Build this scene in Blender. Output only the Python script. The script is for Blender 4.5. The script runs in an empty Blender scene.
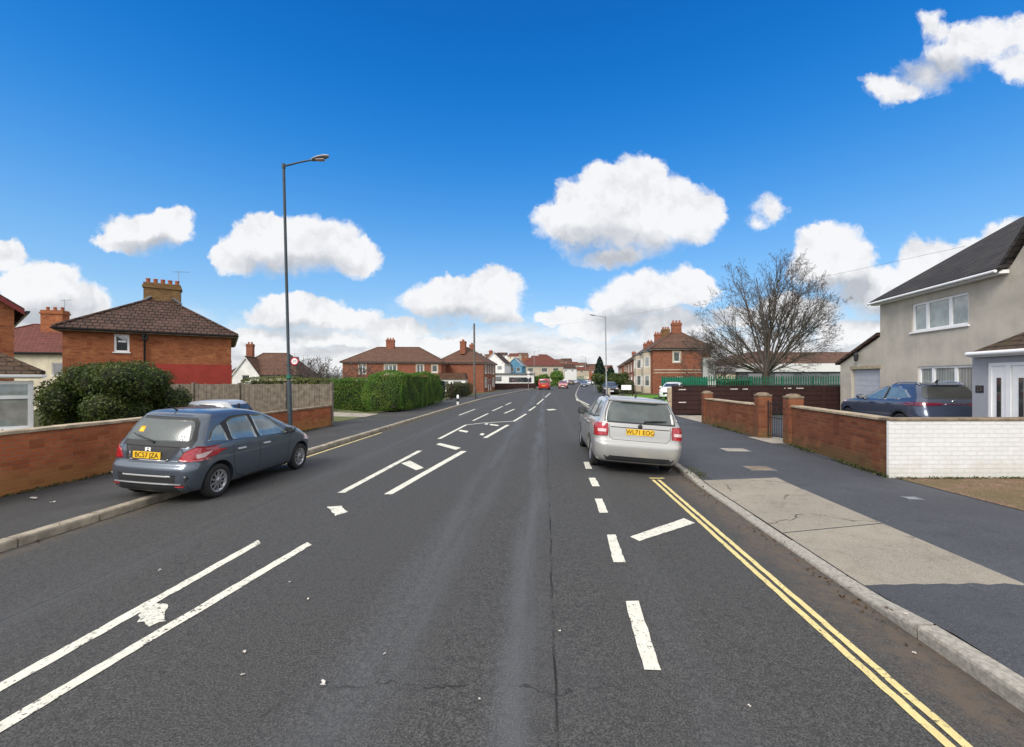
import bpy, bmesh, math, random
import numpy as np
from mathutils import Vector, Matrix
from mathutils.bvhtree import BVHTree
random.seed(7); RNG = np.random.default_rng(7)
SC = bpy.context.scene
SUN_E, SKY_S, EXPO = 1.8, .12, .85
SKY_SAT, SKY_V, SKY_H = 1.25, 1.0, .503
CLOUD_W, CLOUD_G = (4.4, 4.4, 4.45), (2.4, 2.5, 2.7)
COL = SC.collection
R = math.radians

# ------------------------------------------------------------------ the lie of the land
F, HY, CXP, CAMZ = 430.0, 379.0, 512.0, 1.75
KL, KR = -6.1, 2.72                      # kerb lines, measured across the road
def bend(Y):
    t = (Y - 42) / 5
    return 0.088 * 5 * (math.log1p(math.exp(t)) if t < 30 else t)
def axis(Y): return 0.077 * Y + bend(Y)
def uof(X, Y): return X - axis(Y)
ROADP = [(KL - .02, -.195), (-2.2, 0), (-1.5, 0), (.9, -.036), (2.4, -.128), (KR + .02, -.15)]
def lerp(p, u):
    if u <= p[0][0]: return p[0][1]
    for (a, za), (b, zb) in zip(p, p[1:]):
        if u <= b: return za + (zb - za) * (u - a) / (b - a)
    return p[-1][1]
def roadz(u): return lerp(ROADP, u)
def kerbtop(Y):                          # right kerb: full, dropped at the crossing, full again
    return lerp([(3.0, -.035), (3.75, -.115), (7.6, -.115), (8.3, -.055), (300, -.055)], Y)
def pavr(u, Y):
    e = kerbtop(Y)
    return e + (0.0 - e) * min(1, max(0, (u - KR) / 2.6))
PL = -.085
def gz(X, Y):
    u = uof(X, Y)
    if u < KL: return PL
    if u > KR: return pavr(u, Y)
    return roadz(u)
def at(px, py, dz=0.0):
    z = 0.0
    for _ in range(8):
        d = F * (CAMZ - z) / (py - HY); X = (px - CXP) / F * d; z = gz(X, d) + dz
    return Vector((X, d, z))

# ------------------------------------------------------------------ mesh helpers
class MB:
    def __init__(s): s.v = []; s.f = []; s.m = []; s.sm = []
    def add(s, vs, fs, mi=0, smooth=False):
        o = len(s.v); s.v += [tuple(v) for v in vs]
        for f in fs: s.f.append(tuple(i + o for i in f)); s.m.append(mi); s.sm.append(smooth)
    def quad(s, a, b, c, d, mi=0): s.add([a, b, c, d], [(0, 1, 2, 3)], mi)
    def box(s, lo, hi, mi=0, M=None):
        (x0, y0, z0), (x1, y1, z1) = lo, hi
        vs = [Vector(p) for p in ((x0,y0,z0),(x1,y0,z0),(x1,y1,z0),(x0,y1,z0),(x0,y0,z1),(x1,y0,z1),(x1,y1,z1),(x0,y1,z1))]
        if M: vs = [M @ v for v in vs]
        s.add(vs, [(3,2,1,0),(4,5,6,7),(0,1,5,4),(1,2,6,5),(2,3,7,6),(3,0,4,7)], mi)
    def bbox(s, lo, hi, b=.01, mi=0):       # box with chamfered edges
        bm = bmesh.new(); bmesh.ops.create_cube(bm, size=1)
        c = [(l + h) / 2 for l, h in zip(lo, hi)]; d = [h - l for l, h in zip(lo, hi)]
        for v in bm.verts: v.co = Vector([c[i] + v.co[i] * d[i] for i in range(3)])
        bmesh.ops.bevel(bm, geom=bm.edges[:], offset=b, segments=1, affect='EDGES')
        bm.verts.index_update()
        s.add([v.co for v in bm.verts], [[v.index for v in f.verts] for f in bm.faces], mi); bm.free()
    def tube(s, pts, rad, n=8, mi=0, caps=True, smooth=True):
        pts = [Vector(p) for p in pts]
        if not hasattr(rad, '__len__'): rad = [rad] * len(pts)
        vs = []; ref = None
        for i, p in enumerate(pts):
            t = (pts[min(i + 1, len(pts) - 1)] - pts[max(i - 1, 0)]).normalized()
            if ref is None:
                ref = t.orthogonal().normalized()
            ref = (ref - t * ref.dot(t))
            ref = ref.normalized() if ref.length > 1e-6 else t.orthogonal().normalized()
            b = t.cross(ref)
            for k in range(n):
                a = 2 * math.pi * k / n
                vs.append(p + (ref * math.cos(a) + b * math.sin(a)) * rad[i])
        fs = []
        for i in range(len(pts) - 1):
            for k in range(n):
                fs.append((i*n+k, i*n+(k+1)%n, (i+1)*n+(k+1)%n, (i+1)*n+k))
        s.add(vs, fs, mi, smooth)
        if caps:
            s.add(vs[:n], [tuple(reversed(range(n)))], mi); s.add(vs[-n:], [tuple(range(n))], mi)
    def lathe(s, prof, M=None, n=24, mi=0, smooth=True):   # prof (r, z) about local Z
        vs = []
        for r, z in prof:
            for k in range(n):
                a = 2 * math.pi * k / n; v = Vector((r * math.cos(a), r * math.sin(a), z)); vs.append(M @ v if M else v)
        fs = []
        for i in range(len(prof) - 1):
            for k in range(n): fs.append((i*n+k, i*n+(k+1)%n, (i+1)*n+(k+1)%n, (i+1)*n+k))
        s.add(vs, fs, mi, smooth)
    def prism(s, poly, y0, y1, mi=0):                      # polygon in (x, z), pushed along y
        n = len(poly); vs = [(x, y0, z) for x, z in poly] + [(x, y1, z) for x, z in poly]
        s.add(vs, [tuple(range(n)), tuple(reversed(range(n, 2*n)))] + [((i+1)%n, i, n+i, n+(i+1)%n) for i in range(n)], mi)
    def build(s, name, mats, parent=None, fixn=False):
        me = bpy.data.meshes.new(name); me.from_pydata(s.v, [], s.f)
        if not isinstance(mats, (list, tuple)): mats = [mats]
        for m in mats: me.materials.append(m)
        me.polygons.foreach_set('material_index', s.m); me.polygons.foreach_set('use_smooth', s.sm)
        if fixn:
            bm = bmesh.new(); bm.from_mesh(me); bmesh.ops.recalc_face_normals(bm, faces=bm.faces[:]); bm.to_mesh(me); bm.free()
        me.update()
        o = bpy.data.objects.new(name, me); COL.objects.link(o)
        if parent: o.parent = parent
        return o
def tag(o, label=None, cat=None, group=None, kind=None):
    if label: o['label'] = label
    if cat: o['category'] = cat
    if group: o['group'] = group
    if kind: o['kind'] = kind
    return o
def thing(name, label, cat, loc=(0,0,0), rz=0.0, group=None):
    o = bpy.data.objects.new(name, None); COL.objects.link(o); o.empty_display_size = .2
    o.location = loc; o.rotation_euler = (0, 0, rz)
    return tag(o, label, cat, group)
def struct(o): return tag(o, kind='structure')
def copy_tree(o, parent=None):
    c = o.copy(); COL.objects.link(c); c.parent = parent
    for ch in list(o.children): copy_tree(ch, c)
    return c
def text_mb(txt, size, M, extrude=.002, align='CENTER'):
    cu = bpy.data.curves.new('t', 'FONT'); cu.body = txt; cu.size = size; cu.extrude = extrude
    cu.align_x = align; cu.align_y = 'CENTER'; cu.resolution_u = 3
    o = bpy.data.objects.new('t', cu); COL.objects.link(o)
    dg = bpy.context.evaluated_depsgraph_get(); me = bpy.data.meshes.new_from_object(o.evaluated_get(dg))
    mb = MB(); mb.add([M @ v.co for v in me.vertices], [tuple(p.vertices) for p in me.polygons])
    bpy.data.objects.remove(o); bpy.data.curves.remove(cu); bpy.data.meshes.remove(me)
    return mb

# ------------------------------------------------------------------ materials
class NT:
    def __init__(s, t): s.t = t; s.L = t.links
    def n(s, typ, **kw):
        x = s.t.nodes.new(typ)
        for k, v in kw.items(): setattr(x, k, v)
        return x
    def put(s, sock, v):
        if v is None: return
        if hasattr(v, 'is_linked') or hasattr(v, 'links'): s.L.new(v, sock)
        else:
            if isinstance(v, (tuple, list)) and len(v) == 3 and sock.type == 'RGBA': v = (*v, 1)
            sock.default_value = v
    def m(s, op, a, b=None, c=None, clamp=False):
        x = s.n('ShaderNodeMath', operation=op, use_clamp=clamp)
        for i, v in enumerate((a, b, c)):
            if v is not None: s.put(x.inputs[i], v)
        return x.outputs[0]
    def vm(s, op, a, b=None, c=None):
        x = s.n('ShaderNodeVectorMath', operation=op)
        for i, v in enumerate((a, b, c)):
            if v is not None: s.put(x.inputs[i], v)
        return x.outputs['Value'] if op in ('LENGTH', 'DOT_PRODUCT', 'DISTANCE') else x.outputs[0]
    def mix(s, f, a, b, blend='MIX'):
        x = s.n('ShaderNodeMix', data_type='RGBA', blend_type=blend, clamp_factor=True)
        s.put(x.inputs[0], f); s.put(x.inputs[6], a); s.put(x.inputs[7], b)
        return x.outputs[2]
    def ramp(s, f, lo, hi, a=0.0, b=1.0, smooth=True):
        x = s.n('ShaderNodeMapRange', clamp=True); x.interpolation_type = 'SMOOTHSTEP' if smooth else 'LINEAR'
        s.put(x.inputs[0], f); s.put(x.inputs[1], lo); s.put(x.inputs[2], hi); s.put(x.inputs[3], a); s.put(x.inputs[4], b)
        return x.outputs[0]
    def noise(s, vec, scale, detail=3, rough=.55, out=0, dims='3D'):
        x = s.n('ShaderNodeTexNoise', noise_dimensions=dims)
        if vec is not None: s.put(x.inputs['Vector'], vec)
        x.inputs['Scale'].default_value = scale; x.inputs['Detail'].default_value = detail; x.inputs['Roughness'].default_value = rough
        return x.outputs[out]
    def sep(s, v):
        x = s.n('ShaderNodeSeparateXYZ'); s.put(x.inputs[0], v); return x.outputs
    def comb(s, x_, y_, z_=0.0):
        x = s.n('ShaderNodeCombineXYZ')
        for i, v in enumerate((x_, y_, z_)): s.put(x.inputs[i], v)
        return x.outputs[0]
    def coord(s, k='Object'): return s.n('ShaderNodeTexCoord').outputs[k]
    def bump(s, h, strength=.3, dist=.01):
        x = s.n('ShaderNodeBump'); s.put(x.inputs['Height'], h); x.inputs['Strength'].default_value = strength; x.inputs['Distance'].default_value = dist
        return x.outputs[0]
def new_mat(name):
    m = bpy.data.materials.new(name); m.use_nodes = True
    t = NT(m.node_tree); b = m.node_tree.nodes['Principled BSDF']; t.b = b
    return m, t
def fin(t, col=None, rough=None, metal=None, spec=None, normal=None, coat=None):
    b = t.b
    if col is not None: t.put(b.inputs['Base Color'], col)
    if rough is not None: t.put(b.inputs['Roughness'], rough)
    if metal is not None: t.put(b.inputs['Metallic'], metal)
    if spec is not None: t.put(b.inputs['Specular IOR Level'], spec)
    if normal is not None: t.put(b.inputs['Normal'], normal)
    if coat is not None:
        b.inputs['Coat Weight'].default_value = coat; b.inputs['Coat Roughness'].default_value = .04
def sh(c, k): return tuple(max(0, x * k) for x in c)
def plain(name, col, rough=.7, metal=0, spec=.4, var=.18, vs=6.0, bump=0.0, bs=60.0, coat=None):
    m, t = new_mat(name); o = t.coord()
    n = t.noise(o, vs, 4); c = t.mix(t.ramp(n, .3, .7), sh(col, 1 - var), sh(col, 1 + var))
    nr = t.bump(t.noise(o, bs, 3), bump, .01) if bump else None
    fin(t, c, t.m('ADD', t.m('MULTIPLY', t.noise(o, vs * 3, 2), .12), rough - .06), metal, spec, nr, coat)
    return m
def wall_uv(t):
    o = t.coord(); s = t.sep(o); n = t.sep(t.coord('Normal'))
    side = t.m('GREATER_THAN', t.m('ABSOLUTE', n[0]), .7)
    u = t.m('ADD', t.m('MULTIPLY', side, s[1]), t.m('MULTIPLY', t.m('SUBTRACT', 1.0, side), s[0]))
    return o, u, s[2]
def brick(name, c1, c2, mortar, bw=.225, rh=.075, ms=.009, stain=.25, bump=.6, patch=None, moss=None, per=.5):
    m, t = new_mat(name); o, u, v = wall_uv(t)
    b = t.n('ShaderNodeTexBrick'); t.put(b.inputs['Vector'], t.comb(u, v))
    b.inputs['Scale'].default_value = 1; b.inputs['Brick Width'].default_value = bw; b.inputs['Row Height'].default_value = rh
    b.inputs['Mortar Size'].default_value = ms; b.inputs['Mortar Smooth'].default_value = .15; b.inputs['Bias'].default_value = -.1
    t.put(b.inputs['Color1'], c1); t.put(b.inputs['Color2'], c2); t.put(b.inputs['Mortar'], mortar)
    n1 = t.noise(o, .9, 4); n2 = t.noise(o, 9, 4)
    c = t.mix(t.m('MULTIPLY', t.ramp(n1, .35, .75), stain), b.outputs['Color'], sh(c1, .45), 'MIX')
    c = t.mix(t.m('MULTIPLY', t.ramp(n2, .5, .75), .35), c, sh(c2, 1.25))
    if patch: c = t.mix(t.m('MULTIPLY', t.ramp(t.noise(o, 2.3, 5), .52, .68), patch[1]), c, patch[0])
    if moss:
        mz = t.ramp(t.m('ADD', v, t.m('MULTIPLY', t.m('SUBTRACT', t.noise(o, 2.4, 5, .65), .5), .9)), .42, .02)
        c = t.mix(t.m('MULTIPLY', mz, .7 if stain > .2 else .35), c, moss)
    c = t.mix(t.m('MULTIPLY', t.ramp(t.noise(t.comb(t.m('FLOOR', t.m('DIVIDE', u, bw)), t.m('FLOOR', t.m('DIVIDE', v, rh)), 1.7), .9, 1), .52, .7), per), c, sh(c2, .5))
    h = t.m('SUBTRACT', t.m('MULTIPLY', t.noise(o, 50, 3), .3), b.outputs['Fac'])
    fin(t, c, .9, 0, .2, t.bump(h, bump, .012)); return m
def tiles(name, c1, c2, gap, w=.3, rh=.17, moss=None, spec=.25, gw=.016):
    m, t = new_mat(name); o, u, v = wall_uv(t)
    b = t.n('ShaderNodeTexBrick'); t.put(b.inputs['Vector'], t.comb(u, v))
    b.inputs['Scale'].default_value = 1; b.inputs['Brick Width'].default_value = w; b.inputs['Row Height'].default_value = rh
    b.inputs['Mortar Size'].default_value = gw; b.inputs['Mortar Smooth'].default_value = .4
    t.put(b.inputs['Color1'], c1); t.put(b.inputs['Color2'], c2); t.put(b.inputs['Mortar'], gap)
    c = t.mix(t.m('MULTIPLY', t.ramp(t.noise(o, 1.3, 5), .45, .7), .45), b.outputs['Color'], sh(c2, 1.35))
    if moss: c = t.mix(t.ramp(t.noise(o, 2.5, 6, .65), .55, .7), c, moss)
    saw = t.m('FRACT', t.m('DIVIDE', v, rh))
    h = t.m('SUBTRACT', t.m('MULTIPLY', saw, -1.0), b.outputs['Fac'])
    fin(t, c, .85, 0, spec, t.bump(h, .8, .02)); return m
def render_wall(name, col, var=.12, bs=90, bump=.5, streak=.25):
    m, t = new_mat(name); o = t.coord(); s = t.sep(o)
    n = t.noise(o, 1.1, 5); c = t.mix(t.ramp(n, .3, .7), sh(col, 1 - var), sh(col, 1 + var))
    st = t.noise(t.comb(t.m('MULTIPLY', t.m('ADD', s[0], s[1]), 2.2), 0.0, t.m('MULTIPLY', s[2], .25)), 1.5, 4)
    c = t.mix(t.m('MULTIPLY', t.ramp(st, .5, .75), streak), c, sh(col, .6))
    f = t.noise(o, bs, 3); c = t.mix(t.m('MULTIPLY', t.ramp(f, .4, .7), .3), c, sh(col, .7))
    fin(t, c, .95, 0, .1, t.bump(f, bump, .02)); return m
def paint(name, col, metal=.0, flake=.25, rough=.28):
    m, t = new_mat(name); o = t.coord(); s = t.sep(o)
    dirt = t.m('MULTIPLY', t.ramp(t.m('ADD', s[2], t.m('MULTIPLY', t.noise(o, 5, 4), .5)), .3, .75, 1, 0), .55)
    c = t.mix(t.m('MULTIPLY', t.noise(o, 400, 1), flake), col, sh(col, 1.5))
    c = t.mix(t.m('MULTIPLY', dirt, t.noise(o, 12, 5)), c, (.10, .09, .08))
    r = t.m('ADD', rough, t.m('MULTIPLY', dirt, .4))
    fin(t, c, r, metal, .5, None, .8); return m
def leaf(name, a, b, c=None):
    m, t = new_mat(name); g = t.n('ShaderNodeNewGeometry')
    col = t.mix(t.ramp(g.outputs['Random Per Island'], 0, 1, smooth=False), a, b)
    o = t.coord(); col = t.mix(t.m('MULTIPLY', t.ramp(t.noise(o, 1.6, 3), .4, .65), .6), col, c or sh(b, 1.3))
    fin(t, col, .55, 0, .35)
    tr = t.n('ShaderNodeBsdfTranslucent'); t.put(tr.inputs['Color'], col); mx = t.n('ShaderNodeMixShader'); mx.inputs[0].default_value = .3; out = [n for n in t.t.nodes if n.type == 'OUTPUT_MATERIAL'][0]
    t.L.new(t.b.outputs[0], mx.inputs[1]); t.L.new(tr.outputs[0], mx.inputs[2]); t.L.new(mx.outputs[0], out.inputs[0])
    return m
def glass_m(name, col=(.05, .06, .06), mirror=.25, rough=.03):
    m, t = new_mat(name); o = t.coord()
    fin(t, t.mix(t.ramp(t.noise(o, 3, 3), .3, .7), sh(col, .75), sh(col, 1.25)), .5, 0, .3)
    g = t.n('ShaderNodeBsdfGlossy'); g.inputs['Roughness'].default_value = rough
    lw = t.n('ShaderNodeFresnel'); lw.inputs['IOR'].default_value = 1.5
    mx = t.n('ShaderNodeMixShader'); t.put(mx.inputs[0], t.m('ADD', lw.outputs[0], mirror, clamp=True))
    out = [n for n in t.t.nodes if n.type == 'OUTPUT_MATERIAL'][0]
    t.L.new(t.b.outputs[0], mx.inputs[1]); t.L.new(g.outputs[0], mx.inputs[2]); t.L.new(mx.outputs[0], out.inputs[0])
    return m

M = {}
M['brick_orange'] = brick('brick_orange', (.36, .115, .042), (.25, .07, .03), (.26, .16, .1), stain=.35, ms=.007, patch=((.42, .19, .08), .5))
M['brick_wall'] = brick('brick_wall', (.40, .115, .045), (.31, .085, .035), (.27, .15, .09), stain=.3, ms=.007, patch=((.45, .18, .08), .55), moss=(.30, .15, .05))
M['brick_garden'] = brick('brick_garden', (.235, .075, .034), (.17, .05, .026), (.15, .095, .06), stain=.5, ms=.01, patch=((.25, .115, .055), .5), moss=(.11, .085, .035))
M['brick_far'] = brick('brick_far', (.30, .095, .048), (.22, .068, .038), (.22, .14, .1), stain=.25)
M['brick_yellow'] = brick('brick_yellow', (.25, .15, .055), (.17, .085, .04), (.15, .11, .07), stain=.6)
M['brick_white'] = brick('brick_white', (.68, .68, .67), (.65, .65, .645), (.61, .61, .60), stain=.10, per=.03, bump=.6, moss=(.42, .38, .27), rh=.078)
M['red_paint'] = plain('red_paint', (.27, .032, .02), .75, var=.15, vs=1.2, bump=.15, bs=25)
M['roof_brown'] = tiles('roof_brown', (.055, .032, .024), (.085, .048, .036), (.010, .007, .006), .28, .19, gw=.028)
M['roof_dark'] = tiles('roof_dark', (.028, .025, .024), (.045, .039, .035), (.009, .009, .009), .3, .14)
M['roof_red'] = tiles('roof_red', (.15, .048, .035), (.11, .038, .03), (.05, .02, .017), .3, .16)
M['roof_porch'] = tiles('roof_porch', (.055, .035, .022), (.08, .05, .03), (.015, .011, .009), .26, .12, moss=(.07, .065, .02))
M['roof_mid'] = tiles('roof_mid', (.13, .068, .045), (.10, .05, .035), (.035, .022, .018), .32, .18, moss=(.13, .11, .06))
M['pebble'] = render_wall('pebble', (.50, .455, .385), var=.14, bs=45, bump=.9)
M['cream'] = render_wall('cream', (.62, .56, .42), streak=.4)
M['white_render'] = render_wall('white_render', (.74, .73, .70), streak=.1)
M['grey_render'] = render_wall('grey_render', (.33, .34, .37), bs=40, bump=.15, streak=.08)
M['blue_render'] = render_wall('blue_render', (.10, .24, .36), streak=.1)
M['stone'] = render_wall('stone', (.46, .40, .31), streak=.3)
M['upvc'] = plain('upvc', (.80, .80, .80), .35, var=.03)
M['off_white'] = plain('off_white', (.66, .66, .64), .5, var=.08)
M['glass'] = glass_m('glass', (.10, .12, .115), .16)
M['glass_net'] = glass_m('glass_net', (.26, .30, .285), .12)
def glass_blind(name):
    m = glass_m(name, (.30, .335, .315), .10); t = NT(m.node_tree); b = m.node_tree.nodes['Principled BSDF']; o, u, v = wall_uv(t)
    fr = t.m('FRACT', t.m('MULTIPLY', u, 9.0)); st = t.ramp(fr, .08, .5, .62, 1.05); st = t.m('MULTIPLY', st, t.ramp(t.noise(t.comb(t.m('FLOOR', t.m('MULTIPLY', u, 9.0)), 0.0, 0.0), 3.3, 1), .3, .7, .8, 1.1))
    t.put(b.inputs['Base Color'], t.vm('MULTIPLY', (.30, .335, .315), t.comb(st, st, st))); return m
M['glass_blind'] = glass_blind('glass_blind')
M['glass_dark'] = glass_m('glass_dark', (.03, .035, .04), .15)
M['car_glass'] = glass_m('car_glass', (.11, .14, .135), .20, .13)
M['car_glass_rear'] = glass_m('car_glass_rear', (.045, .06, .058), .035, .12)
M['red_lens_dark'] = plain('red_lens_dark', (.13, .008, .022), .15, spec=.6, var=.2, coat=.8)
M['pole_wood'] = plain('pole_wood', (.12, .105, .09), .9, var=.25)
M['car_glass_dark'] = glass_m('car_glass_dark', (.014, .017, .018), .04, .08)
M['black'] = plain('black', (.016, .016, .018), .5, var=.15)
M['rubber'] = plain('rubber', (.018, .018, .018), .85, var=.2, bump=.2, bs=90)
M['trim'] = plain('trim', (.022, .023, .025), .6, var=.1)
M['chrome'] = plain('chrome', (.62, .62, .63), .2, 1.0, .5, var=.04)
M['alloy'] = plain('alloy', (.42, .42, .43), .33, .75, .5, var=.12)
M['red_lens'] = plain('red_lens', (.33, .010, .018), .12, spec=.6, var=.2, vs=9, coat=.9)
M['clear_lens'] = plain('clear_lens', (.62, .46, .46), .12, spec=.6, var=.08, coat=.9)
M['plate'] = plain('plate', (.78, .47, .03), .4, var=.04)
M['plate_text'] = plain('plate_text', (.012, .012, .014), .5)
M['post_green'] = plain('post_green', (.028, .042, .05), .45, var=.15)
M['steel'] = plain('steel', (.30, .31, .32), .42, .5, var=.1)
M['lead'] = plain('lead', (.12, .13, .14), .55, var=.15)
M['drain'] = plain('drain', (.018, .019, .02), .4)
M['concrete'] = plain('concrete', (.30, .27, .225), .9, var=.22, vs=3, bump=.35, bs=70)
M['coping'] = plain('coping', (.36, .29, .20), .9, var=.3, vs=4, bump=.35, bs=50)
M['coping_dark'] = plain('coping_dark', (.19, .145, .10), .9, var=.35, vs=5, bump=.3, bs=50)
M['wood_grey'] = plain('wood_grey', (.155, .13, .10), .9, var=.3, vs=5, bump=.3)
M['wood_brown'] = plain('wood_brown', (.030, .010, .008), .7, var=.25, vs=4, bump=.2)
M['fascia_red'] = plain('fascia_red', (.16, .018, .016), .5)
M['gate_iron'] = plain('gate_iron', (.014, .014, .015), .5)
M['fence_green'] = plain('fence_green', (.016, .15, .09), .5, var=.12)
M['hi_white'] = plain('hi_white', (.85, .85, .85), .5, var=.02)
M['sign_red'] = plain('sign_red', (.50, .012, .02), .5)
M['garage'] = plain('garage', (.40, .42, .46), .5, var=.05)
M['slat_mark'] = plain('slat_mark', (.55, .50, .45), .6)
M['bark'] = plain('bark', (.055, .043, .034), .9, var=.3, vs=8, bump=.4, bs=30)
M['twig'] = plain('twig', (.085, .069, .060), .9, var=.25)
M['leaf_bush'] = leaf('leaf_bush', (.020, .040, .009), (.080, .120, .022), (.12, .135, .032))
M['leaf_hedge'] = leaf('leaf_hedge', (.045, .11, .012), (.10, .215, .022), (.17, .25, .032))
M['leaf_gold'] = leaf('leaf_gold', (.06, .08, .012), (.13, .14, .03))
M['leaf_fir'] = leaf('leaf_fir', (.008, .026, .016), (.022, .05, .028))
M['leaf_olive'] = leaf('leaf_olive', (.04, .05, .018), (.09, .095, .035))
M['terracotta'] = plain('terracotta', (.30, .10, .05), .8, var=.2)
# ------------------------------------------------------------------ ground materials
def mat_road():
    m, t = new_mat('asphalt'); o = t.coord(); s = t.sep(o)
    wob = t.m('MULTIPLY', t.m('SUBTRACT', t.noise(o, .35, 3), .5), .5)
    u = t.m('ADD', t.m('SUBTRACT', s[0], t.m('MULTIPLY', s[1], .077)), wob)
    us = t.m('SUBTRACT', s[0], t.m('MULTIPLY', s[1], .077))
    fine = t.noise(o, 95, 2, .7); mid = t.noise(o, 22, 4, .6); big = t.noise(o, .55, 5, .6)
    c = t.mix(t.ramp(fine, .36, .68), (.034, .034, .033), (.104, .102, .098))
    c = t.mix(t.m('MULTIPLY', t.ramp(mid, .45, .7), .5), c, (.028, .028, .028))
    c = t.mix(t.m('MULTIPLY', t.ramp(big, .4, .7), .35), c, (.062, .063, .066))
    stone = t.n('ShaderNodeTexVoronoi'); t.put(stone.inputs['Vector'], o); stone.inputs['Scale'].default_value = 48
    grit = t.m('MULTIPLY', t.ramp(stone.outputs['Distance'], .18, .05), t.m('GREATER_THAN', t.sep(stone.outputs['Color'])[0], .84))
    c = t.mix(t.m('MULTIPLY', grit, .55), c, (.20, .20, .19))
    # polished wheel tracks, their pale damp sheen also mixed into the colour
    sn = t.noise(t.comb(t.m('MULTIPLY', us, 3.0), t.m('MULTIPLY', s[1], .16)), 1.3, 5, .6)
    pol = 0.0
    for c0, w, a in ((-.16, .24, .5), (-1.05, .45, .34), (-4.2, .4, .2), (.95, .3, .12)):
        b = t.ramp(t.m('ABSOLUTE', t.m('SUBTRACT', u, c0)), 0, w, 1, 0)
        pol = t.m('ADD', pol, t.m('MULTIPLY', b, a))
    pol = t.m('MULTIPLY', pol, t.ramp(sn, .3, .62))
    c = t.mix(t.m('MULTIPLY', pol, .8), c, (.125, .130, .138))
    # long joint between the two laying widths, and cracks
    jn = t.m('MULTIPLY', t.m('SUBTRACT', t.noise(o, 3.0, 4), .5), .05)
    j = t.ramp(t.m('ABSOLUTE', t.m('ADD', t.m('SUBTRACT', us, .06), jn)), .003, .011, 1, 0)
    j = t.m('MULTIPLY', j, t.ramp(t.noise(o, 2.2, 4), .38, .6))
    jn2 = t.m('MULTIPLY', t.m('SUBTRACT', t.noise(o, 2.4, 6, .65), .5), .42)
    yy = t.m('ADD', t.m('ADD', s[1], jn2), t.m('MULTIPLY', t.m('POWER', t.m('MAXIMUM', t.m('MULTIPLY', t.m('ADD', s[0], .95), -1.0), 0.0), 2.0), 1.7))
    k = t.ramp(t.m('ABSOLUTE', t.m('SUBTRACT', yy, 2.47)), .003, .015, 1, 0)
    k = t.m('MULTIPLY', t.m('MULTIPLY', k, t.ramp(s[0], -1.9, -1.5)), t.ramp(s[0], .9, .3))
    k = t.m('MULTIPLY', t.m('MULTIPLY', k, .7), t.ramp(t.noise(o, 4, 3), .42, .58))
    j3 = t.ramp(t.m('ABSOLUTE', t.m('ADD', t.m('SUBTRACT', us, -4.15), t.m('MULTIPLY', jn, 1.4))), .004, .02, 1, 0)
    cr = t.m('MAXIMUM', t.m('MAXIMUM', j, k), t.m('MULTIPLY', j3, .4))
    c = t.mix(t.m('MULTIPLY', cr, .85), c, (.010, .010, .010))
    # dust and grit in the channel by the kerbs
    dn = t.m('MULTIPLY', t.m('SUBTRACT', t.noise(o, 2.6, 5, .65), .5), .55)
    d = t.ramp(t.m('ADD', us, dn), 2.1, 2.55)
    d = t.m('MULTIPLY', d, t.ramp(s[1], 11, 8.5)); d = t.m('MULTIPLY', d, t.ramp(t.noise(o, 9, 6, .7), .34, .62, .25, 1))
    c = t.mix(t.m('MULTIPLY', d, .85), c, (.115, .088, .066))
    d2 = t.m('MULTIPLY', t.ramp(t.m('ADD', us, dn), -5.7, -6.0), t.ramp(t.noise(o, 7, 4), .3, .6))
    c = t.mix(t.m('MULTIPLY', d2, .6), c, (.105, .085, .062))
    rg = t.m('SUBTRACT', .82, t.m('MULTIPLY', pol, .38))
    hb = t.m('SUBTRACT', t.m('ADD', fine, t.m('MULTIPLY', mid, .6)), t.m('MULTIPLY', cr, 1.5))
    fin(t, c, rg, 0, .22, t.bump(hb, .55, .007)); return m
def mat_pave(name, base, patchy=.35):
    m, t = new_mat(name); o = t.coord()
    fine = t.noise(o, 110, 2, .7); big = t.noise(o, .8, 5, .6)
    c = t.mix(t.ramp(fine, .35, .7), sh(base, .6), sh(base, 1.35))
    c = t.mix(t.m('MULTIPLY', t.ramp(big, .4, .7), patchy), c, sh(base, 1.5))
    c = t.mix(t.m('MULTIPLY', t.ramp(t.noise(o, 3.1, 6, .65), .55, .72), .4), c, sh(base, .55))
    v = t.n('ShaderNodeTexVoronoi'); t.put(v.inputs['Vector'], o); v.inputs['Scale'].default_value = 9
    gum = t.m('MULTIPLY', t.ramp(v.outputs['Distance'], .19, .12), t.m('GREATER_THAN', t.sep(v.outputs['Color'])[1], .93)); c = t.mix(t.m('MULTIPLY', gum, .5), c, sh(base, 2.2))
    mid = t.noise(o, 24, 5, .7); c = t.mix(t.m('MULTIPLY', t.ramp(mid, .5, .68), .5), c, sh(base, .5)); c = t.mix(t.m('MULTIPLY', t.ramp(t.noise(o, 60, 2), .60, .72), .4), c, sh(base, 2.4))
    fin(t, c, .85, 0, .3, t.bump(fine, .5, .006)); return m
def mat_worn(name, col, wear_lo=.60, wear_hi=.74):
    m, t = new_mat(name); o = t.coord()
    n = t.noise(o, 38, 5, .7); n2 = t.noise(o, 5, 4)
    w = t.ramp(t.m('ADD', n, t.m('MULTIPLY', t.m('SUBTRACT', n2, .5), .35)), wear_lo, wear_hi)
    c = t.mix(t.ramp(t.noise(o, 14, 4), .3, .7), sh(col, .86), col)
    c = t.mix(w, c, (.06, .06, .058))
    fin(t, c, .7, 0, .3, t.bump(n, .3, .004)); return m
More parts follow.
